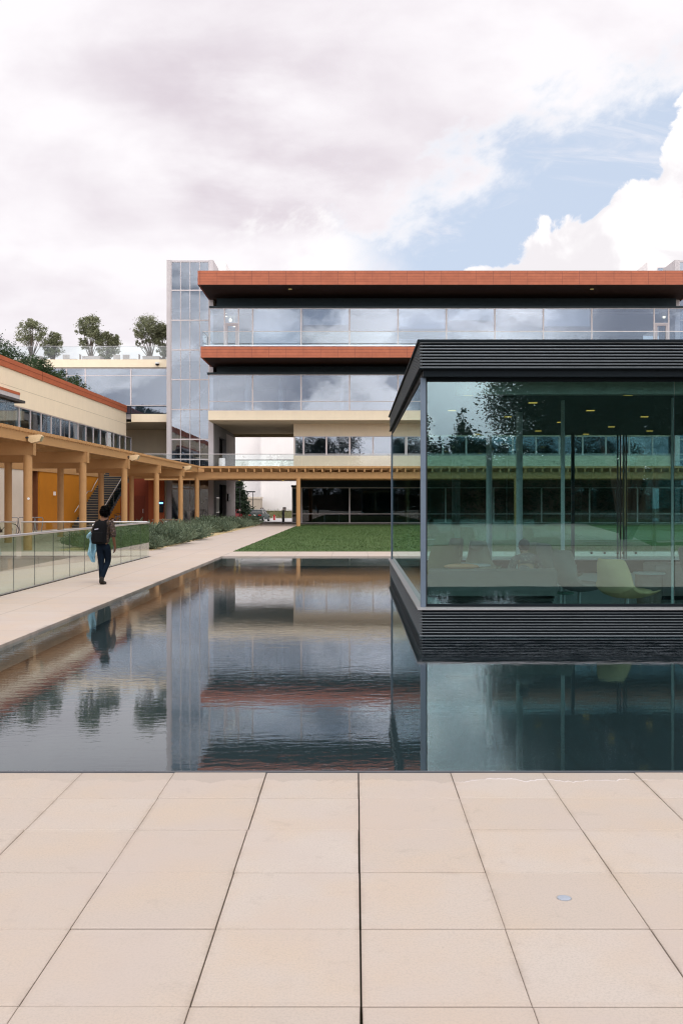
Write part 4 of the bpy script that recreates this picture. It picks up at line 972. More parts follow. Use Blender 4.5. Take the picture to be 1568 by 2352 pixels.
J = {'pelvis': (P(690, 1190), (.092, .075)), 'waist': (P(688, 1040), (.100, .075)), 'chest': (P(695, 800, .02), (.14, .10)), 'shbase': (P(705, 640, .02), (.10, .075)), 'neck': (P(712, 555, .03), .05), 'head0': (P(715, 470, .05), .07), 'head1': (P(716, 380, .05), (.078, .092)), 'head2': (P(716, 310, .05), (.06, .075)), 'chin': (P(715, 480, .12), .035),
     'lsh': (P(535, 655, .01), .052), 'lel': (P(425, 930, .0), .040), 'lwr': (P(420, 890, .20), .028), 'lpalm': (P(425, 880, .27), (.032, .02)),
     'rsh': (P(885, 655, .01), .052), 'rel': (P(955, 990, -.04), .040), 'rwr': (P(975, 1255, .05), .027), 'rpalm': (P(968, 1330, .07), (.022, .034)),
     'lhip': (P(620, 1270), .065), 'lkn': (P(635, 1640, .03), .050), 'lan': (P(655, 2080, -.02), .040), 'lheel': (P(652, 2175, -.05), .036), 'ltoe': (P(640, 2188, .15), .030),
     'rhip': (P(765, 1270), .065), 'rkn': (P(770, 1650, .12), .050), 'ran': (P(690, 2050, -.12), .038), 'rheel': (P(700, 2150, -.16), .034), 'rtoe': (P(740, 2195, .02), .030)}
E = chain('pelvis', 'waist', 'chest', 'shbase', 'neck', 'head0', 'head1', 'head2') + [('head0', 'chin')] + chain('shbase', 'lsh', 'lel', 'lwr', 'lpalm') + chain('shbase', 'rsh', 'rel', 'rwr', 'rpalm') + chain('pelvis', 'lhip', 'lkn', 'lan', 'lheel', 'ltoe') + chain('pelvis', 'rhip', 'rkn', 'ran', 'rheel', 'rtoe')
def fingers(J, E, pre, palm, wrist, side, curl, tip_dir):
    p = Vector(J[palm][0]); w = Vector(J[wrist][0]); d = (p - w).normalized(); s = Vector(side); c = Vector(tip_dir)
    for k, L in enumerate((.070, .080, .074, .058)):
        a = p + s * (-.027 + .018 * k) + d * .028; b = a + d * L * .5 + c * L * .12; e = b + d * L * .32 + c * L * .42
        J[f'{pre}a{k}'] = (a, .009); J[f'{pre}b{k}'] = (b, .0085); J[f'{pre}c{k}'] = (e, .007); E += chain(palm, f'{pre}a{k}', f'{pre}b{k}', f'{pre}c{k}')
    a = p - d * .02 - s * .038; b = a + d * .035 - s * .008 + c * .02; J[f'{pre}t0'] = (a, .011); J[f'{pre}t1'] = (b, .009); E += chain(palm, f'{pre}t0', f'{pre}t1')
fingers(J, E, 'rf', 'rpalm', 'rwr', (0, -1, 0), 1, (-1, 0, 0))
fingers(J, E, 'lf', 'lpalm', 'lwr', (1, 0, 0), 1, (0, 0, -1))
skin_fig('body', J, E, SKIN, per, 2)
S = {'hem': (P(690, 1185), (.162, .132)), 'waist': (P(690, 1110), (.148, .115)), 'mid': (P(690, 960), (.142, .108)), 'chest': (P(695, 800, .02), (.158, .118)), 'shbase': (P(705, 645, .02), (.125, .092)), 'col': (P(710, 585, .025), (.072, .062)),
     'lsh': (P(540, 660, .01), .075), 'lel': (P(440, 900, .0), .070), 'lcuff': (P(432, 895, .08), .062), 'rsh': (P(885, 660, .01), .075), 'rar': (P(935, 850, -.02), .074), 'rel': (P(955, 1040, -.03), .072)}
skin_fig('shirt', S, chain('hem', 'waist', 'mid', 'chest', 'shbase', 'col') + chain('shbase', 'lsh', 'lel', 'lcuff') + chain('shbase', 'rsh', 'rar', 'rel'), SHIRT, per, 2)
T = {'pelvis': (P(690, 1200), (.150, .122)), 'waist': (P(690, 1110), (.140, .108)), 'lhip': (P(612, 1270), (.098, .105)), 'lth': (P(622, 1450, .015), (.082, .088)), 'lkn': (P(632, 1640, .03), (.064, .07)), 'lsh': (P(642, 1820, .0), (.056, .062)), 'lan': (P(655, 2105, -.025), (.048, .052)),
     'rhip': (P(772, 1270), (.098, .105)), 'rth': (P(785, 1450, .06), (.082, .088)), 'rkn': (P(775, 1650, .12), (.066, .07)), 'rsh': (P(735, 1820, .02), (.058, .062)), 'ran': (P(692, 2065, -.125), (.048, .052))}
skin_fig('jeans', T, chain('waist', 'pelvis', 'lhip', 'lth', 'lkn', 'lsh', 'lan') + chain('pelvis', 'rhip', 'rth', 'rkn', 'rsh', 'ran'), DENIM, per, 2, root=0)
BOOT = mat('black_boot', (0.020, 0.016, 0.013), .6, .2, 10.0)
for nm, a, h_, t_ in (('l', 'lan', 'lheel', 'ltoe'), ('r', 'ran', 'rheel', 'rtoe')):
    A, B_, C_ = Vector(J[a][0]), Vector(J[h_][0]), Vector(J[t_][0])
    D = {'top': (A + Vector((0, 0, .03)), .054), 'ank': (A.lerp(B_, .55), .052), 'heel': (B_ + Vector((0, 0, .008)), .047), 'mid': (B_.lerp(C_, .5), .045), 'toe': (C_, .040)}
    skin_fig('shoe', D, chain('top', 'ank', 'heel', 'mid', 'toe'), BOOT, per, 2)
# curly hair: a mass of small tight curls
hc = np.array(P(718, 385, .035)); n = 1700
d = rng.normal(size=(n, 3)); d /= np.linalg.norm(d, axis=1)[:, None]
rr = np.array([.083, .095, .100]) * (1 + rng.normal(0, .06, (n, 1)))
pts = hc + d * rr; keep = ~((pts[:, 2] < hc[2] - .075) & (pts[:, 1] > hc[1] + .03)) & ~((d[:, 1] > .75) & (d[:, 2] < .3)); pts = pts[keep]
hv = []; hf = []
HB = MB().ball(tuple(hc), (.078, .088, .094), 18, 12)
hair = HB.build('hair', mat('black_hair', (0.004, 0.0035, 0.0035), .9, .3, 30.0, bump=1.0, bscale=60, spec=.08), per)
q = rng.normal(size=(len(pts), 4, 3)) * .018 + pts[:, None, :]
np_mesh('curls', q.reshape(-1, 3), np.arange(4 * len(pts)).reshape(-1, 4), mat('black_hair', ()), hair)
# backpack, jacket, phone, paper
bp = thing('backpack', 'black backpack with a small logo patch worn by the walking person', 'backpack', P(640, 1190, -.2))
NYL = mat('black_nylon', (0.006, 0.006, 0.007), .8, .25, 12.0, bump=.4, bscale=90, spec=.1)
rings = []
for (u, v, hw, dp) in ((648, 1185, .120, .07), (640, 1165, .155, .115), (636, 1060, .163, .135), (645, 940, .158, .135), (662, 800, .148, .125), (678, 690, .132, .105), (688, 625, .105, .08), (692, 600, .06, .05)):
    c = Vector(P(u, v, -.135)); ring = []
    for j in range(20):
        a = 2 * math.pi * j / 20; ca, sa_ = math.cos(a), math.sin(a)
        ring.append((c.x + hw * math.copysign(abs(ca) ** .6, ca), c.y - .055 + dp * math.copysign(abs(sa_) ** .7, sa_) * .75, c.z))
    rings.append(ring)
MB().loft(rings).build('bag_body', NYL, bp)
rings = []
for (u, v, hw, dp) in ((636, 1150, .100, .03), (634, 1130, .125, .06), (634, 1000, .13, .065), (642, 900, .12, .055), (644, 885, .09, .03)):
    c = Vector(P(u, v, -.27)); rings.append([(c.x + hw * math.cos(2 * math.pi * j / 16), c.y + dp * math.sin(2 * math.pi * j / 16), c.z) for j in range(16)])
MB().loft(rings).build('front_pocket', NYL, bp)
for s_ in (-1, 1):
    MB().tube([P(690 + s_ * 70, 620, -.08), P(700 + s_ * 105, 600, .0), P(700 + s_ * 110, 640, .12), P(695 + s_ * 120, 850, .16), P(680 + s_ * 150, 1050, .02)], .028, 8).build('strap', NYL, bp)
MB().box(P(556, 0)[0], P(652, 0)[0], P(0, 0, -.298)[1], P(0, 0, -.288)[1], P(0, 822)[2], P(0, 795)[2]).warp(lambda x, y, z: (x, y + .012, z + (x - px0) * .18 + .012)).build('logo_patch', mat('patch_white', (0.42, 0.40, 0.48), .7, .5, 60.0), bp)
MB().cyl(P(712, 918, -.285), P(716, 965, -.285), .011, n=10).build('zip_pull', mat('white_plastic', ()), bp)
jk = thing('jacket', 'pale blue jacket carried over the left arm of the walking person', 'jacket', P(400, 1300, .05))
JC = mat('pale_blue_cloth', (0.27, 0.47, 0.56), .9, .08, 6.0, bump=.3)
nU, nV = 18, 26; vs = []
for j in range(nV):
    t_ = j / (nV - 1); v = 880 + 760 * t_
    le = 400 - 150 * min(1, t_ * 1.35) + (max(0, t_ - .74) * 620); ri = 445 + 60 * min(1, t_ * 2) - max(0, t_ - .6) * 150
    for i in range(nU):
        s_ = i / (nU - 1); u = le + (ri - le) * s_
        fold = .035 * math.sin(s_ * 9 + t_ * 3) * (.4 + t_) + .018 * math.sin(s_ * 19 - t_ * 7)
        vs.append(P(u, v + 28 * math.sin(s_ * 7 + 1) * t_, .05 + fold))
fs = [(j * nU + i, j * nU + i + 1, (j + 1) * nU + i + 1, (j + 1) * nU + i) for j in range(nV - 1) for i in range(nU - 1)]
cl = MB().add(vs, fs, True).build('jacket_cloth', JC, jk); so = cl.modifiers.new('thick', 'SOLIDIFY'); so.thickness = .03
rings = []
for (u, v, r_) in ((410, 870, .030), (375, 905, .055), (340, 965, .072), (320, 1020, .06), (300, 1045, .03)):
    c = Vector(P(u, v, .06)); rings.append([(c.x + r_ * math.cos(a_), c.y + r_ * 1.3 * math.sin(a_), c.z + r_ * .55 * math.cos(a_ + .8)) for a_ in [2 * math.pi * j / 14 for j in range(14)]])
MB().loft(rings).build('bundled_sleeve', JC, jk)
ph = MB().slab(-.006, .006, -.035, .035, -.07, .07, .003).warp(lambda x, y, z: (x + P(966, 0)[0] - .018, y + py0 + .075, z + P(0, 1330)[2])).build('phone', mat('phone_grey', (0.12, 0.12, 0.13), .3)); tag(ph, 'dark phone held in the lowered right hand of the walking person', 'phone')
pa = MB().tube([P(385, 710, .16), P(440, 800, .24)], .022, 12).build('paper_roll', mat('white_paper', (0.75, 0.74, 0.74), .9)); tag(pa, 'rolled white paper in the left hand of the walking person', 'paper')

# seated reader on the sofa
sx, sy = X(1205, 15.75), 15.62
man = thing('seated_person', 'person with short dark hair and glasses sitting on the sofa in a patterned sweater', 'person', (sx, sy, 0))
Q = {'pelvis': ((sx, sy, .50), (.14, .11)), 'waist': ((sx, sy - .03, .66), (.13, .10)), 'chest': ((sx - .01, sy, .84), (.155, .105)), 'shb': ((sx - .01, sy + .03, .93), (.10, .075)), 'neck': ((sx - .02, sy + .05, .985), .05), 'h0': ((sx - .03, sy + .07, 1.04), .068), 'h1': ((sx - .03, sy + .07, 1.09), (.078, .09)), 'h2': ((sx - .03, sy + .07, 1.14), (.055, .07)), 'chin': ((sx - .05, sy + .14, 1.01), .032), 'nose': ((sx - .045, sy + .165, 1.06), .016)}
QE = chain('pelvis', 'waist', 'chest', 'shb', 'neck', 'h0', 'h1', 'h2') + [('h0', 'chin'), ('h1', 'nose')]
for s_, n_ in ((-1, 'l'), (1, 'r')):
    Q[n_ + 'sh'] = ((sx + s_ * .185, sy + .02, .89), .055); Q[n_ + 'el'] = ((sx + s_ * .25, sy + .12, .62), .042); Q[n_ + 'wr'] = ((sx + s_ * .12, sy + .36, .62), .03); Q[n_ + 'palm'] = ((sx + s_ * .09, sy + .43, .63), (.035, .018))
    Q[n_ + 'hip'] = ((sx + s_ * .09, sy + .08, .52), .085); Q[n_ + 'kn'] = ((sx + s_ * .13, sy + .50, .53), .06); Q[n_ + 'an'] = ((sx + s_ * .13, sy + .52, .10), .042); Q[n_ + 'toe'] = ((sx + s_ * .14, sy + .70, .04), .035)
    QE += chain('shb', n_ + 'sh', n_ + 'el', n_ + 'wr', n_ + 'palm') + chain('pelvis', n_ + 'hip', n_ + 'kn', n_ + 'an', n_ + 'toe')
    fingers(Q, QE, n_ + 'f', n_ + 'palm', n_ + 'wr', (s_ * 1, 0, 0), 1, (0, 0, -1))
skin_fig('body', Q, QE, SKINL, man, 2)
W = {'waist': ((sx, sy - .02, .58), (.155, .125)), 'chest': ((sx - .01, sy, .82), (.175, .125)), 'shb': ((sx - .01, sy + .03, .925), (.12, .09)), 'col': ((sx - .015, sy + .045, .965), .068)}
WE = chain('waist', 'chest', 'shb', 'col')
for s_, n_ in ((-1, 'l'), (1, 'r')):
    W[n_ + 's'] = ((sx + s_ * .185, sy + .02, .885), .073); W[n_ + 'e'] = ((sx + s_ * .25, sy + .12, .62), .06); W[n_ + 'w'] = ((sx + s_ * .14, sy + .33, .62), .048); WE += chain('shb', n_ + 's', n_ + 'e', n_ + 'w')
skin_fig('sweater', W, WE, print_cloth('fairisle_knit', (0.16, 0.12, 0.12), (0.10, 0.085, 0.09), (0.34, 0.32, 0.30)), man, 2)
TT = {'pelvis': ((sx, sy, .50), (.15, .12))}; TE = []
for s_, n_ in ((-1, 'l'), (1, 'r')):
    TT[n_ + 'h'] = ((sx + s_ * .09, sy + .08, .52), .098); TT[n_ + 'k'] = ((sx + s_ * .13, sy + .50, .53), .072); TT[n_ + 'a'] = ((sx + s_ * .13, sy + .52, .13), .055); TE += chain('pelvis', n_ + 'h', n_ + 'k', n_ + 'a')
skin_fig('trousers', TT, TE, mat('navy_cotton', (0.02, 0.025, 0.04), .9), man, 2)
hr = MB().ball((sx - .027, sy + .055, 1.105), (.092, .102, .100), 20, 12)
hr.v = [(x, y, z) if not (y > sy + .10 and z < 1.11) else (x, y - .05, z + .01) for x, y, z in hr.v]
hr.build('hair', mat('short_black_hair', (0.012, 0.011, 0.012), .8, .3, 30.0, bump=.8, bscale=90), man)
MB().tube([(sx - .12, sy + .06, 1.085), (sx - .125, sy + .13, 1.08), (sx - .09, sy + .165, 1.075), (sx - .03, sy + .175, 1.075), (sx + .05, sy + .15, 1.075)], .004, 6).build('glasses', BLACKM, man)

# ------------------------------------------------------------------ plants
def leafcloud(blobs, n, size, clump=0.16, sub=26, flat=.55):
    """leaf quads in clumps spread through a set of ellipsoids"""
    vol = np.array([b[3] * b[4] * b[5] for b in blobs]) ** .75; pr = vol / vol.sum()
    nc = max(4, n // sub); bi = rng.choice(len(blobs), nc, p=pr); B = np.array(blobs)[bi]
    d = rng.normal(size=(nc, 3)); d /= np.linalg.norm(d, axis=1)[:, None]
    rad = rng.uniform(.25, 1.0, (nc, 1)) ** .45
    cc = B[:, :3] + d * rad * B[:, 3:6]
    ci = rng.integers(0, nc, n); s = np.abs(B[ci, 3:6]).mean(1, keepdims=True)
    p = cc[ci] + rng.normal(size=(n, 3)) * s * clump
    a = rng.normal(size=(n, 3)); a /= np.linalg.norm(a, axis=1)[:, None]; a[:, 2] *= flat
    b = np.cross(a, rng.normal(size=(n, 3))); b /= np.linalg.norm(b, axis=1)[:, None]
    L = rng.uniform(.6, 1.25, (n, 1)) * size
    v = np.stack([p - a * L, p + b * L * .42, p + a * L, p - b * L * .42], 1).reshape(-1, 3)
    return v, np.arange(4 * n).reshape(-1, 4)
def limb_set(base, tips, r0, m, parent, fork=.35, n=8):
    mb = MB(); base = Vector(base)
    for t in tips:
        t = Vector(t); mid = base.lerp(t, fork); mid.x = base.x + (t.x - base.x) * fork * .55; mid.y = base.y + (t.y - base.y) * fork * .55
        k1 = base.lerp(t, .7) + Vector((rnd.uniform(-.1, .1), rnd.uniform(-.1, .1), .08)) * (t - base).length * .25
        mb.tube([base, mid, k1, t], [r0, r0 * .72, r0 * .42, r0 * .15], n)
    return mb.build('trunk', m, parent)
def tree(name, label, x, y, z0, blobs, n, size, r0, leaf, bark, trunk_h=.35, group=None, clump=.16, cat='tree'):
    t = thing(name, label, cat, (x, y, z0), group=group)
    tips = [(b[0], b[1], b[2]) for b in blobs] + [(b[0] + b[3] * .4 * rnd.uniform(-1, 1), b[1], b[2] + b[5] * .5) for b in blobs]
    if len(tips) > 24: tips = tips[::3]
    limb_set((x, y, z0), tips, r0, bark, t, trunk_h)
    v, f = leafcloud(blobs, n, size, clump); np_mesh('crown', v, f, leaf, t)
    return t
# roof terrace: three planters, each with a taller and a shorter tree
YTR = 91.0
def tblob(cu, cv, ru, rv, dy=0):       # crown masses measured on the terrace plane
    s = YTR / F; k = .3954 * .6272
    return (X(cu * k, YTR), YTR + dy, Z((1150 + cv * .3954) * .6272, YTR), ru * k * s, ru * k * s, rv * k * s)
tt = [
 ('taller airy tree of the left pair on the roof terrace', 295, 395, [tblob(230, 190, 80, 95), tblob(330, 110, 100, 75), tblob(400, 190, 75, 100), tblob(280, 80, 55, 45)], .62),
 ('shorter tree of the left pair on the roof terrace', 470, 405, [tblob(430, 270, 75, 75, .7), tblob(520, 240, 70, 80, .7), tblob(490, 180, 50, 45, .7), tblob(460, 350, 90, 45, .7)], .62),
 ('taller tree of the middle pair on the roof terrace', 845, 395, [tblob(830, 100, 100, 75), tblob(760, 195, 70, 90), tblob(880, 190, 75, 100), tblob(800, 280, 60, 50)], 1.0),
 ('shorter tree of the middle pair on the roof terrace', 980, 405, [tblob(960, 240, 85, 85, .7), tblob(1050, 240, 60, 70, .7), tblob(980, 175, 60, 45, .7), tblob(960, 345, 85, 50, .7)], .8),
 ('open crowned tree of the right pair on the roof terrace', 1395, 395, [tblob(1370, 110, 110, 85), tblob(1290, 190, 70, 85), tblob(1420, 220, 90, 95), tblob(1310, 280, 50, 50)], .85),
 ('dark dense tree beside the glass tower on the roof terrace', 1500, 405, [tblob(1480, 150, 60, 80, .8), tblob(1520, 260, 60, 90, .8), tblob(1560, 200, 60, 80, .8), tblob(1500, 340, 60, 50, .8)], 1.25)]
for lab, u, v, bl, dens in tt:
    dy = bl[0][1] - YTR
    core = bl; bl = []
    for b_ in core:
        for _ in range(7):
            q_ = Vector((rnd.gauss(0, 1), rnd.gauss(0, 1), rnd.gauss(0, 1))).normalized() * rnd.uniform(.45, .95)
            k_ = rnd.uniform(.34, .62)
            bl.append((b_[0] + q_.x * b_[3], b_[1] + q_.y * b_[4], b_[2] + q_.z * b_[5], b_[3] * k_, b_[4] * k_, b_[5] * k_ * .8))
    bl = core[:1] + bl
    tree('potted_tree', lab, X(u * .248, YTR), YTR + dy, 14.2, bl, int(8500 * dens), .09, .05, LEAF_T, BARK, .42, 'potted trees on the roof terrace', .22)
PLN = mat('planter_concrete', (0.42, 0.38, 0.36), .9, .08, 1.0)
for (a, b), lab in (((250, 378), 'left'), ((760, 925), 'middle'), ((1320, 1475), 'right')):
    x0, x1 = X(a * .248, 90), X(b * .248, 90)
    t = thing('planter', f'square concrete planter under the {lab} pair of terrace trees', 'planter', ((x0 + x1) / 2, 90.8, 14.1), group='planters on the roof terrace')
    MB().box(x0, x1, 90.0, 90.08, 13.9, 15.02).box(x0, x1, 91.6, 91.68, 13.9, 15.02).box(x0, x0 + .08, 90.08, 91.6, 13.9, 15.02).box(x1 - .08, x1, 90.08, 91.6, 13.9, 15.02).build('box', PLN, t)
    MB().box(x0 + .08, x1 - .08, 90.08, 91.6, 13.9, 14.95).build('soil', SOIL, t)
def deck_chair(label, u, facing):
    x, y, z = X(u * .248, 89), 89, 13.9
    t = thing('terrace_chair', label, 'chair', (x, y, z), group='chairs on the roof terrace')
    s_ = facing
    MB().box(x - .3, x + .3, y - .28, y + .28, z + .42, z + .48).build('seat', PLN, t)
    if s_ == 0: MB().box(x - .3, x + .3, y + .24, y + .29, z + .48, z + 1.12).build('backrest', PLN, t)
    else: MB().box(x + s_ * .24, x + s_ * .29, y - .28, y + .28, z + .48, z + 1.1).build('backrest', PLN, t)
    for a in (-.27, .27):
        for b in (-.25, .25): MB().cyl((x + a, y + b, z), (x + a, y + b, z + .42), .02, n=6).build('leg', STEEL, t)
deck_chair('terrace chair right of the left planter, seen from the front', 605, 0)
deck_chair('terrace chair turned sideways, right end of the left table', 715, 1)
deck_chair('terrace chair left of two between the middle and right planters', 1075, 0)
deck_chair('terrace chair right of two between the middle and right planters', 1162, 0)
deck_chair('terrace chair turned sideways just left of the right planter', 1262, 1)
for u, lab in ((660, 'left planter'), (1215, 'right planter')):
    x = X(u * .248, 89.6); t = thing('terrace_table', f'low terrace table near the {lab}', 'table', (x, 89.6, 13.9), group='tables on the roof terrace')
    MB().box(x - .55, x + .55, 89.2, 90.0, 14.60, 14.65).build('tabletop', PLN, t); MB().cyl((x, 89.6, 13.9), (x, 89.6, 14.6), .05, n=8).build('leg', STEEL, t)
dc = thing('security_camera', 'black dome security camera on the cream parapet', 'camera', (X(361.5, 85.9), 85.9, 13.8))
MB().lathe([(.02, -.16), (.12, -.12), (.17, -.02), (.17, .0)], (X(361.5, 85.85), 85.80, 13.72), 16).build('dome', BLACKM, dc); MB().cyl((X(361.5, 85.85), 85.80, 13.72), (X(361.5, 85.85), 85.80, 13.84), .19, n=16).box(X(361.5, 85.85) - .08, X(361.5, 85.85) + .08, 85.8, 86.0, 13.76, 13.84).build('mount', WHITEP, dc)
# oak foliage rising behind the coping of the left wing
def wing_blob(u, v, r_):
    y = 20.75 / ((CX - u) / F + .0115) + 3.0 + r_ * 1.6
    return (X(u, y), y, Z(v, y), r_ * 1.15, r_, r_ * .8)
oak = [('dark oak crown behind the wing coping, nearest and tallest', [(-40, 785, 1.0), (-14, 798, .8), (10, 806, .7), (30, 822, .7), (48, 838, .6), (0, 826, .8)], 3000),
       ('dark oak crown behind the wing coping, second from the left', [(62, 836, .75), (82, 838, .75), (98, 846, .65), (108, 858, .6), (84, 860, .7), (118, 872, .5)], 3000),
       ('dark oak crown behind the wing coping, third from the left', [(122, 866, .55), (138, 862, .5), (150, 876, .5), (166, 888, .42), (134, 880, .5)], 2000),
       ('sparse lighter tree crown against the wing windows', [(172, 872, .45), (183, 884, .42), (194, 898, .4), (176, 896, .4)], 900)]
for lab, bl, nl in oak:
    blobs = [wing_blob(u, v, r_) for u, v, r_ in bl]
    tree('oak_tree', lab, blobs[-1][0] - .3, blobs[2][1], 9.75, blobs, int(nl * 1.8), .075, .05, LEAF_O, BARK, .4, 'trees behind the wing roof', .2)
v, f = blades(2600, (XW - 1.2, XW - .35, 44, 84), (.1, .38), (.02, .05), 10.0, .5); v[:, 0] += SH * (v[:, 1] - 86)
tag(np_mesh('roof_plants', v, f, LEAF_G), 'low yellow green planting along the top of the wing coping', 'plants', kind='stuff')
# grey-green shrubs in the long bed
protos = []
for k in range(4):
    n = 300; th = rng.uniform(0, 2 * np.pi, n); ph = rng.uniform(0, 1, n) ** .6 * 1.15; L = rng.uniform(.32, .62, n)
    d = np.stack([np.sin(ph) * np.cos(th), np.sin(ph) * np.sin(th), np.cos(ph)], 1)
    o0 = np.stack([rng.normal(0, .13, n), rng.normal(0, .13, n), np.full(n, .0)], 1)
    cs = []
    for j in range(5):
        s0 = .25 + .18 * j; c = o0 + d * (L * s0)[:, None]; c[:, 2] -= .12 * (L * s0) ** 2 * np.sin(ph)
        a = d + rng.normal(0, .55, (n, 3)); a /= np.linalg.norm(a, axis=1)[:, None]; b = np.cross(a, rng.normal(size=(n, 3))); b /= np.linalg.norm(b, axis=1)[:, None]
        sz = rng.uniform(.07, .13, (n, 1)); cs.append(np.stack([c - b * .015, c + b * .015, c + a * sz + b * .008, c + a * sz - b * .008], 1))
    v = np.concatenate(cs).reshape(-1, 3); v[:, 2] = np.maximum(v[:, 2], .0)
    t = tag(np_mesh('shrub', v, np.arange(len(v)).reshape(-1, 4), LEAF_S), 'grey green feathery shrub in the long planting bed beside the path', 'shrub', 'shrubs in the long planting bed'); protos.append(t)
spots = []
y = 37.35
while y < 79.6:
    step = .92 + (y - 37) * .010
    for x in np.arange(-10.75 + rnd.uniform(0, .3), -7.7, step * .95): spots.append((x + rnd.uniform(-.15, .15), y + rnd.uniform(-.2, .2)))
    y += step
spots = [s_ for s_ in spots if not (s_[1] < 38.3 and s_[0] < -10.3)][:270]
for i, (x, y) in enumerate(spots):
    o = protos[i] if i < 4 else protos[i % 4].copy()
    if i >= 4: C.objects.link(o)
    k = rnd.choice((.9, 1.15, 1.35, 1.7)) * rnd.uniform(.9, 1.1); o.location = (x, y, .02); o.rotation_euler = (0, 0, rnd.uniform(0, 6.28)); o.scale = (k, k, k * rnd.uniform(.62, .9))
# trees around the street and behind the photographer
def conifer(label, x, y, z0, h_, r_, n=1800, leaf=LEAF_C, group=None, size=.22):
    t = thing('conifer_tree', label, 'tree', (x, y, z0), group=group)
    MB().tube([(x, y, z0), (x, y, z0 + h_ * .95)], [r_ * .09, .02], 8).build('trunk', BARK, t)
    bl = [(x + rnd.uniform(-.25, .25) * r_ * (1 - s_), y + rnd.uniform(-.2, .2) * r_, z0 + h_ * (.12 + .86 * s_), r_ * (1 - s_) ** .8 + .12, r_ * (1 - s_) ** .8 + .12, h_ * .085) for s_ in np.linspace(0, 1, 9)]
    n = int(n * 1.0)
    v, f = leafcloud(bl, n, size, .3); np_mesh('crown', v, f, leaf, t); return t
conifer('dark pine beside the parked cars, half hidden by the concrete wall', X(546, 126), 126, -.52, 5.6, 1.75, 9000, LEAF_C, None, .20)
big = [(9.2, -20, 9.3, 2.6, 2.6, 2.6), (12.6, -21, 10.6, 3.6, 3.2, 3.0), (17, -22, 10.4, 4.0, 3.4, 3.0), (9.6, -19, 6.6, 2.0, 2.0, 1.5), (13.5, -20, 7.0, 2.8, 2.4, 1.5), (19.5, -21, 7.2, 3.4, 2.8, 1.8), (23, -23, 10.6, 4.2, 3, 3), (15.5, -21, 13.6, 4.4, 3.4, 2.4), (27, -23, 9.5, 3.5, 3, 3)]
big = [(b_[0] + .25, *b_[1:]) for b_ in big] + [(7.7, -20, 6.7, 1.5, 1.8, 2.0), (9.6, -20, 7.4, 2.5, 2.4, 2.4), (12.6, -20, 6.9, 3, 2.6, 2.0), (16, -21, 6.7, 3.2, 2.6, 2.0), (20, -21, 6.7, 3.4, 2.8, 2.0)]
t = thing('shade_tree', 'broad dark shade tree behind the photographer, mirrored in the pavilion glass', 'tree', (13.2, -21, 0))
limb_set((13.2, -21, 0), [(10, -20.3, 9), (12.8, -21, 12), (17, -21.5, 10.5), (22, -22, 9.5)], .30, BARK, t, .38)
v, f = leafcloud(big, 280000, .085, .22); np_mesh('crown', v, f, LEAF_B, t)
t = thing('garden_hedge', 'tall clipped dark hedge along the back of the garden behind the photographer', 'hedge', (0, -57, 0))
hb = [(x_ + rnd.uniform(-.6, .6), -57, rnd.uniform(2.4, 3.4), 1.9, 1.2, 2.4 + rnd.uniform(0, .9)) for x_ in np.arange(-80, 81, 2.2)]
hb += [(x_ + rnd.uniform(-.8, .8), -57, rnd.uniform(5.0, 6.2), 2.0, 1.4, 2.6) for x_ in np.arange(15, 46, 1.9)]
v, f = leafcloud(hb, 140000, .24, .22); np_mesh('foliage', v, f, LEAF_B, t); MB().box(-81, 81, -57.6, -56.4, 0, 3.6).build('inner_branches', BARK, t)
for i, (x, h_, r_) in enumerate([(5.4, 10.5, 1.9), (9.4, 10.0, 2.0), (-19, 14, 2.4), (-24, 11, 2.2), (33, 13, 2.3)]):
    conifer('tall dark conifer in the garden behind the photographer', x, -56 - (i % 3) * 4, 0, h_, r_, 9000, LEAF_C, 'conifers behind the photographer', .16)
for i in range(32):
    x = -66 + i * 4.3 + rnd.uniform(-1.5, 1.5); y = -62 - rnd.uniform(0, 16); h_ = rnd.uniform(5.2, 7.6) if (-1 < x < 17 or x < -16) else rnd.uniform(15, 20)
    bl = [(x + rnd.uniform(-2, 2), y + rnd.uniform(-1.5, 1.5), h_ * rnd.uniform(.35, .85), rnd.uniform(2, 3.0), 2.4, h_ * .19) for _ in range(7)]
    tree('garden_tree', 'rounded dark tree in the row behind the photographer', x, y, 0, bl, 7500, .25, .22, LEAF_B, BARK, .35, 'garden trees behind the photographer', .2)

# ------------------------------------------------------------------ beyond the passage
wb = thing('white_building', 'large plain white building seen through the open passage', 'building', (-12, 152, .5))
MB().box(X(599, 152), 20, 152, 152.4, .5, 15).build('wall', WHITEW, wb); MB().box(X(599, 152), X(599, 152) + .4, 152.4, 158, .5, 15).build('return_wall', WHITEW, wb)
MB().box(-60, X(599, 152), 157.5, 158, .5, 15).build('wall', mat('bright_white_render', (0.84, 0.80, 0.78), .85, .03, .6), wb); MB().box(-60, 20, 152.2, 152.6, -.6, .5).build('base_wall', mat('brown_base', (0.09, 0.045, 0.035), .9), wb)
lb2 = thing('beige_outbuilding', 'low beige flat roofed block against the white building', 'building', (-20, 149, 0))
MB().box(-30, X(598, 148), 148, 151, -.4, 2.35).build('wall', mat('sand_render', (0.44, 0.37, 0.30), .9, .05, 1.0), lb2); MB().box(-30.1, X(598, 148) + .1, 147.85, 151, 2.35, 2.62).build('roof', BEIGE, lb2)
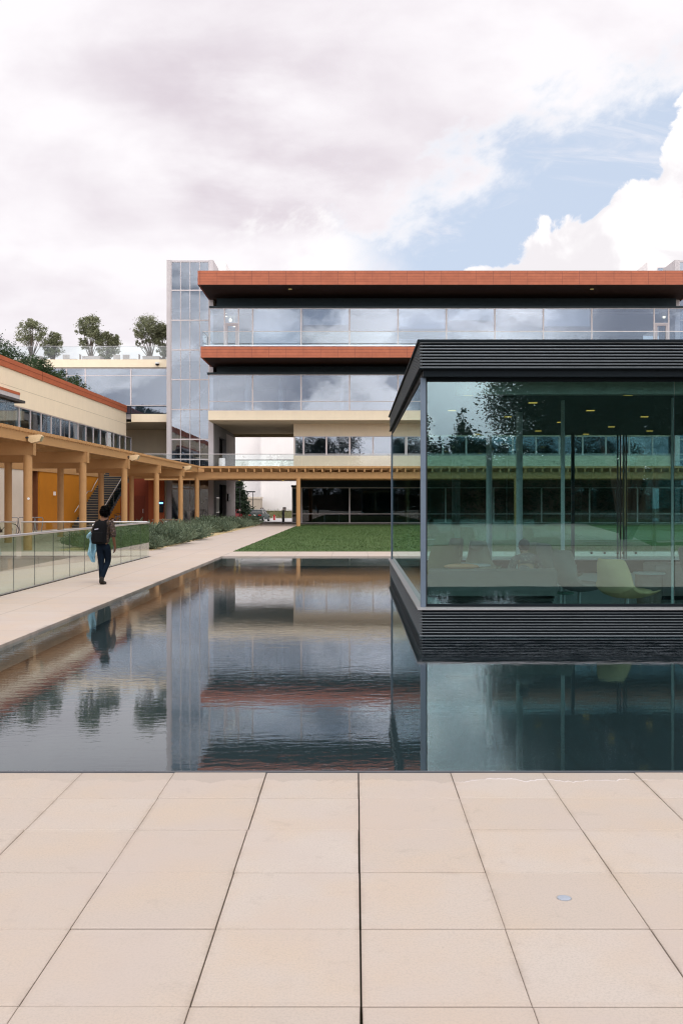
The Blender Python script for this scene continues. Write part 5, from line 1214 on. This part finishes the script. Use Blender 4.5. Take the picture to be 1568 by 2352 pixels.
def car(label, x, y, z, rz, paint, group='cars parked by the street'):
    t = thing('parked_car', label, 'car', (0, 0, 0), 0, group)
    # sections along the length: (y, half width, sill, belt, roof half width, roof z)
    S_ = [(-2.25, .70, .34, .72), (-2.15, .80, .28, .90), (-1.6, .86, .24, .96), (0, .88, .22, .95), (1.0, .87, .22, .93), (1.9, .82, .24, .80), (2.25, .68, .34, .62)]
    rings = [[(-hw, y_, zb), (-hw - .02, y_, (zb + zt) / 2), (-hw + .05, y_, zt - .03), (-hw * .6, y_, zt), (hw * .6, y_, zt), (hw - .05, y_, zt - .03), (hw + .02, y_, (zb + zt) / 2), (hw, y_, zb)] for y_, hw, zb, zt in S_]
    MB().loft(rings).build('body', paint, t)
    G = [(-1.75, .74, .95, .62, .97), (-1.15, .76, .95, .60, 1.36), (-.3, .77, .95, .60, 1.42), (.4, .76, .94, .60, 1.38), (1.15, .74, .92, .62, .95)]
    rings = [[(-a, y_, zb), (-b * (1 if zt > 1.2 else 1.15), y_, zt), (b * (1 if zt > 1.2 else 1.15), y_, zt), (a, y_, zb)] for y_, a, zb, b, zt in G]
    MB().loft(rings).build('windows', glass('car_glass', (.25, .28, .3), .07), t)
    MB().loft([[(-.60, y_, zt - .02), (-.58, y_, zt + .02), (.58, y_, zt + .02), (.60, y_, zt - .02)] for y_, zt in ((-1.15, 1.36), (-.3, 1.42), (.4, 1.38))]).build('roof', paint, t)
    pl = MB()
    for s_ in (-1, 1): pl.tube([(s_ * .74, -1.75, .96), (s_ * .61, -1.15, 1.36)], .03, 6).tube([(s_ * .74, 1.15, .94), (s_ * .61, .4, 1.38)], .03, 6).tube([(s_ * .77, -.3, .95), (s_ * .61, -.3, 1.4)], .03, 6)
    pl.build('pillars', paint, t)
    for s_ in (-1, 1):
        MB().box(s_ * .42, s_ * .80, -2.26, -2.14, .70, .84).build('tail_light', mat('tail_red', (0.42, 0.015, 0.01), .3), t)
        MB().box(s_ * .9, s_ * 1.05, .62, .72, .95, 1.07).build('mirror', paint, t)
        for yy in (-1.35, 1.35):
            w = MB().cyl((s_ * .70, yy, .31), (s_ * .90, yy, .31), .31, n=20).build('wheel', mat('tyre', (0.015, 0.015, 0.016), .9), t)
            MB().cyl((s_ * .895, yy, .31), (s_ * .91, yy, .31), .19, n=16).build('rim', STEEL, w)
    MB().box(-.78, .78, -2.32, -2.2, .36, .52).build('bumper', paint, t)
    MB().box(-.17, .17, -2.285, -2.25, .70, .83).build('plate', mat('white_plastic', ()), t)
    t.location = (x, y, z); t.rotation_euler = (0, 0, rz); return t
car('dark green saloon parked beyond the passage, seen from behind', X(594, 121), 122, -.52, R(-9), mat('dark_green_paint', (0.008, 0.030, 0.030), .35, .1, 2.0, spec=.35))
car('white saloon parked left of the green car, mostly hidden', X(562, 128), 130, -.52, R(-38), mat('white_paint', (0.7, 0.7, 0.7), .3, .03))
car('dark red car at the far left of the passage, mostly hidden', X(541, 124), 125, -.52, R(-20), mat('dark_red_paint', (0.20, 0.015, 0.02), .3, .05))
hy = thing('fire_hydrant', 'red fire hydrant at the edge of the street', 'hydrant', (X(629.7, 130), 130, -.52))
x, y = X(629.7, 130), 130
HR = mat('hydrant_red', (0.45, 0.02, 0.02), .5)
MB().lathe([(.17, 0), (.17, .05), (.11, .06), (.11, .42), (.15, .44), (.15, .50), (.12, .54), (.10, .62), (.04, .68), (.03, .74)], (x, y, -.52), 16).build('barrel', HR, hy)
for s_ in (-1, 1): MB().cyl((x + s_ * .08, y, -.15), (x + s_ * .2, y, -.15), .06, n=10).build('nozzle', mat('white_plastic', ()), hy)
def lamp_post(label, u, vtop, y, arm):
    x, zt = X(u, y), Z(vtop, y); t = thing('street_lamp', label, 'street lamp', (x, y, -.45), group='street lamps beyond the passage')
    MB().cyl((x, y, -.45), (x, y, zt), .06, .05, n=10).build('pole', BLACKM, t)
    MB().slab(x - arm * .95, x + arm * .3, y - .2, y + .2, zt - .05, zt + .12, .02).build('lamp_head', BLACKM, t)
lamp_post('dark street lamp with a flat head in front of the beige block', 581, 1130, 138.6, .95)
lamp_post('dark street lamp beside the pine, close to the concrete wall', 551, 1120, 124, .9)
def sign(label, u, vt, vb, y, w, z0):
    x = X(u, y); t = thing('sign_post', label, 'sign', (x, y, z0), group='brown signs beyond the passage')
    zt, zb = Z(vt, y), Z(vb, y)
    MB().cyl((x, y + .04, z0), (x, y + .04, zt - .03), .025, n=8).build('pole', mat('brown_post', (0.06, 0.03, 0.02), .8), t)
    s_ = MB().box(x - w / 2, x + w / 2, y - .012, y + .012, zb, zt).build('sign_panel', mat('brown_sign', (0.05, 0.022, 0.02), .7), t)
    h_ = zt - zb
    MB().box(x - w * .25, x + w * .25, y - .017, y - .0125, zt - h_ * .3, zt - h_ * .2).box(x - w * .36, x + w * .36, y - .017, y - .0125, zt - h_ * .62, zt - h_ * .5).box(x - w * .36, x + w * .36, y - .017, y - .0125, zt - h_ * .85, zt - h_ * .74).build('sign_marks', mat('white_plastic', ()), s_)
sign('small brown sign just right of the green car roof', 601.5, 1166.2, 1173.2, 132, .42, -.5)
sign('small brown sign on a thin pole near the glass corner', 653, 1165, 1172.6, 112, .36, -.4)
sign('small brown sign in front of the red car at the left', 550.5, 1168.5, 1174, 116, .30, -.5)
bo = thing('grey_bollard', 'slim grey metal post standing in the passage near the glass corner', 'bollard', (X(650, 88), 88, 0))
MB().box(X(647.5, 88), X(652.5, 88), 87.93, 88.07, 0, 1.08).build('post', mat('grey_blue_post', (0.20, 0.23, 0.27), .5), bo); MB().box(X(647.5, 88) - .04, X(652.5, 88) + .04, 87.88, 88.12, 0.001, .03).build('foot_plate', STEEL, bo)
tb = thing('litter_bin', 'pale cylindrical bin on the gallery by the concrete pier', 'bin', (X(492, 84), 84, 4.53))
xb = X(501, 84); MB().lathe([(.27, 0), (.28, .05), (.28, .92), (.24, .98), (.12, 1.0)], (xb, 84, 4.53), 20).build('drum', mat('pale_bin', (0.62, 0.61, 0.60), .5), tb); tb.location = (xb, 84, 4.53)
for ch in tb.children: ch.location = (0, 0, 0)
ib_ = thing('notice_panel', 'pale upright notice panel on the concrete passage wall', 'notice', (-12.03, 87.2, 1.5))
MB().box(-12.05, -12.0, 86.3, 88.0, .95, 2.15).build('panel', mat('notice_paper', (0.62, 0.63, 0.58), .7, .1, 4.0), ib_); MB().box(-12.05, -12.01, 86.2, 88.1, .88, .95).box(-12.05, -12.01, 86.2, 88.1, 2.15, 2.22).build('frame', STEEL, ib_)
ws = thing('wall_sign', 'small dark sign box on the pale end of the concrete passage wall', 'sign', (-11.97, 94.2, 2.0))
MB().box(-12.05, -11.9, 93.6, 94.9, 1.9, 2.6).build('sign_box', BLACKM, ws)
em = thing('call_box', 'dark emergency call box with a lit blue lamp on the red entrance wall', 'call box', (-16.6, 83.8, .9))
xe = X(365.5, 83.8)
MB().box(xe - .36, xe + .36, 83.72, 83.9, .93, 1.92).build('housing', BLACKM, em); MB().box(xe - .34, xe + .34, 83.70, 83.718, 1.66, 1.80).build('lamp', emit('blue_lamp', (.12, .35, 1.0), 5.0), em); MB().box(xe - .2, xe + .2, 83.70, 83.718, 1.1, 1.45).build('grille', DARKM, em)
bn = thing('bench', 'low pale bench behind the shrubs by the red wall', 'bench', (X(385, 74), 76, 0))
MB().box(X(350, 76), X(412, 76), 75.8, 76.3, .42, .50).build('seat', mat('bench_wood', (0.36, 0.25, 0.17), .8), bn)
for u in (356, 406): MB().box(X(u, 76) - .06, X(u, 76) + .06, 75.85, 76.25, 0, .42).build('leg', BLACKM, bn)
dl = thing('deck_light', 'small round frosted light set flush in the stone deck', 'lamp', (.937, 4.479, 0))
MB().cyl((.937, 4.479, -.02), (.937, 4.479, .0015), .034, n=24).build('ring', STEEL, dl); MB().cyl((.937, 4.479, .0015), (.937, 4.479, .0025), .029, n=24).build('lens', mat('frosted_lens', (0.36, 0.39, 0.45), .4), dl)

# ------------------------------------------------------------------ bicycles and racks
def bicycle(label, x, y, rz, col):
    t = thing('bicycle', label, 'bicycle', (0, 0, 0), 0, 'bicycles under the pergola')
    def circ(cx_, r_, n=28): return [(cx_ + r_ * math.cos(2 * math.pi * i / n), 0, .34 + r_ * math.sin(2 * math.pi * i / n)) for i in range(n)]
    for cx_ in (-.52, .52):
        w = MB().tube(circ(cx_, .325), .02, 8, True).build('wheel', mat('tyre', ()), t)
        sp_ = MB(); 
        for k in range(14):
            a = 2 * math.pi * k / 14; sp_.tube([(cx_, 0, .34), (cx_ + .31 * math.cos(a), 0, .34 + .31 * math.sin(a))], .003, 4)
        sp_.cyl((cx_, -.04, .34), (cx_, .04, .34), .03, n=8).build('spokes', STEEL, w)
    MB().tube([(-.52, 0, .34), (-.05, 0, .30), (.38, 0, .80)], .018, 8).tube([(-.05, 0, .30), (-.20, 0, .86)], .018, 8).tube([(-.17, 0, .76), (.36, 0, .84)], .018, 8).tube([(-.52, 0, .34), (-.18, 0, .78)], .012, 8).tube([(.36, 0, .90), (.40, 0, .72), (.52, 0, .34)], .018, 8).build('frame', col, t)
    MB().ball((-.22, 0, .90), (.13, .06, .03), 12, 6).build('saddle', BLACKM, t)
    MB().tube([(.30, -.27, 1.0), (.36, -.1, .98), (.36, .1, .98), (.30, .27, 1.0)], .014, 8).tube([(.36, 0, .9), (.36, 0, .98)], .014, 8).build('handlebar', BLACKM, t)
    MB().cyl((-.05, -.05, .30), (-.05, -.07, .30), .09, n=16).tube([(-.05, -.08, .30), (.09, -.09, .20)], .01, 6).build('crank', BLACKM, t)
    t.location = (x, y, 0); t.rotation_euler = (0, 0, rz)
bicycle('dark bicycle by the rack at the left edge, front wheel visible', -18.35, 51.8, R(8), mat('bike_black', (0.02, 0.02, 0.022), .4))
bicycle('dark bicycle parked beside the foot of the stair', -16.4, 69.0, R(60), mat('bike_grey', (0.10, 0.10, 0.11), .4))
bicycle('grey bicycle parked beyond the stair foot against the dark wall', -16.9, 70.6, R(70), mat('bike_grey', ()))
RK = mat('rack_steel', (0.30, 0.29, 0.28), .4, .05, 4.0, metal=.6)
def rack(label, x, y):
    t = thing('bike_rack', label, 'bike rack', (x, y, 0), group='bike racks in front of the ochre wall')
    pts = [(x - .12, y, .03), (x - .17, y, .35), (x - .24, y, .86), (x - .19, y, .95), (x + .19, y, .95), (x + .24, y, .86), (x + .17, y, .35), (x + .12, y, .03)]
    MB().tube(pts, .028, 10).build('hoop', RK, t); MB().box(x - .2, x + .2, y - .08, y + .08, 0.001, .03).build('foot', RK, t)
for u, lab in ((32, 'leftmost, beside the bicycle wheel'), (52, 'second from left, behind the nearest column'), (71, 'third from left, right of the nearest column'), (89, 'rightmost of four')):
    rack(f'tapered steel bike rack hoop, {lab}', X(u, 55), 55)
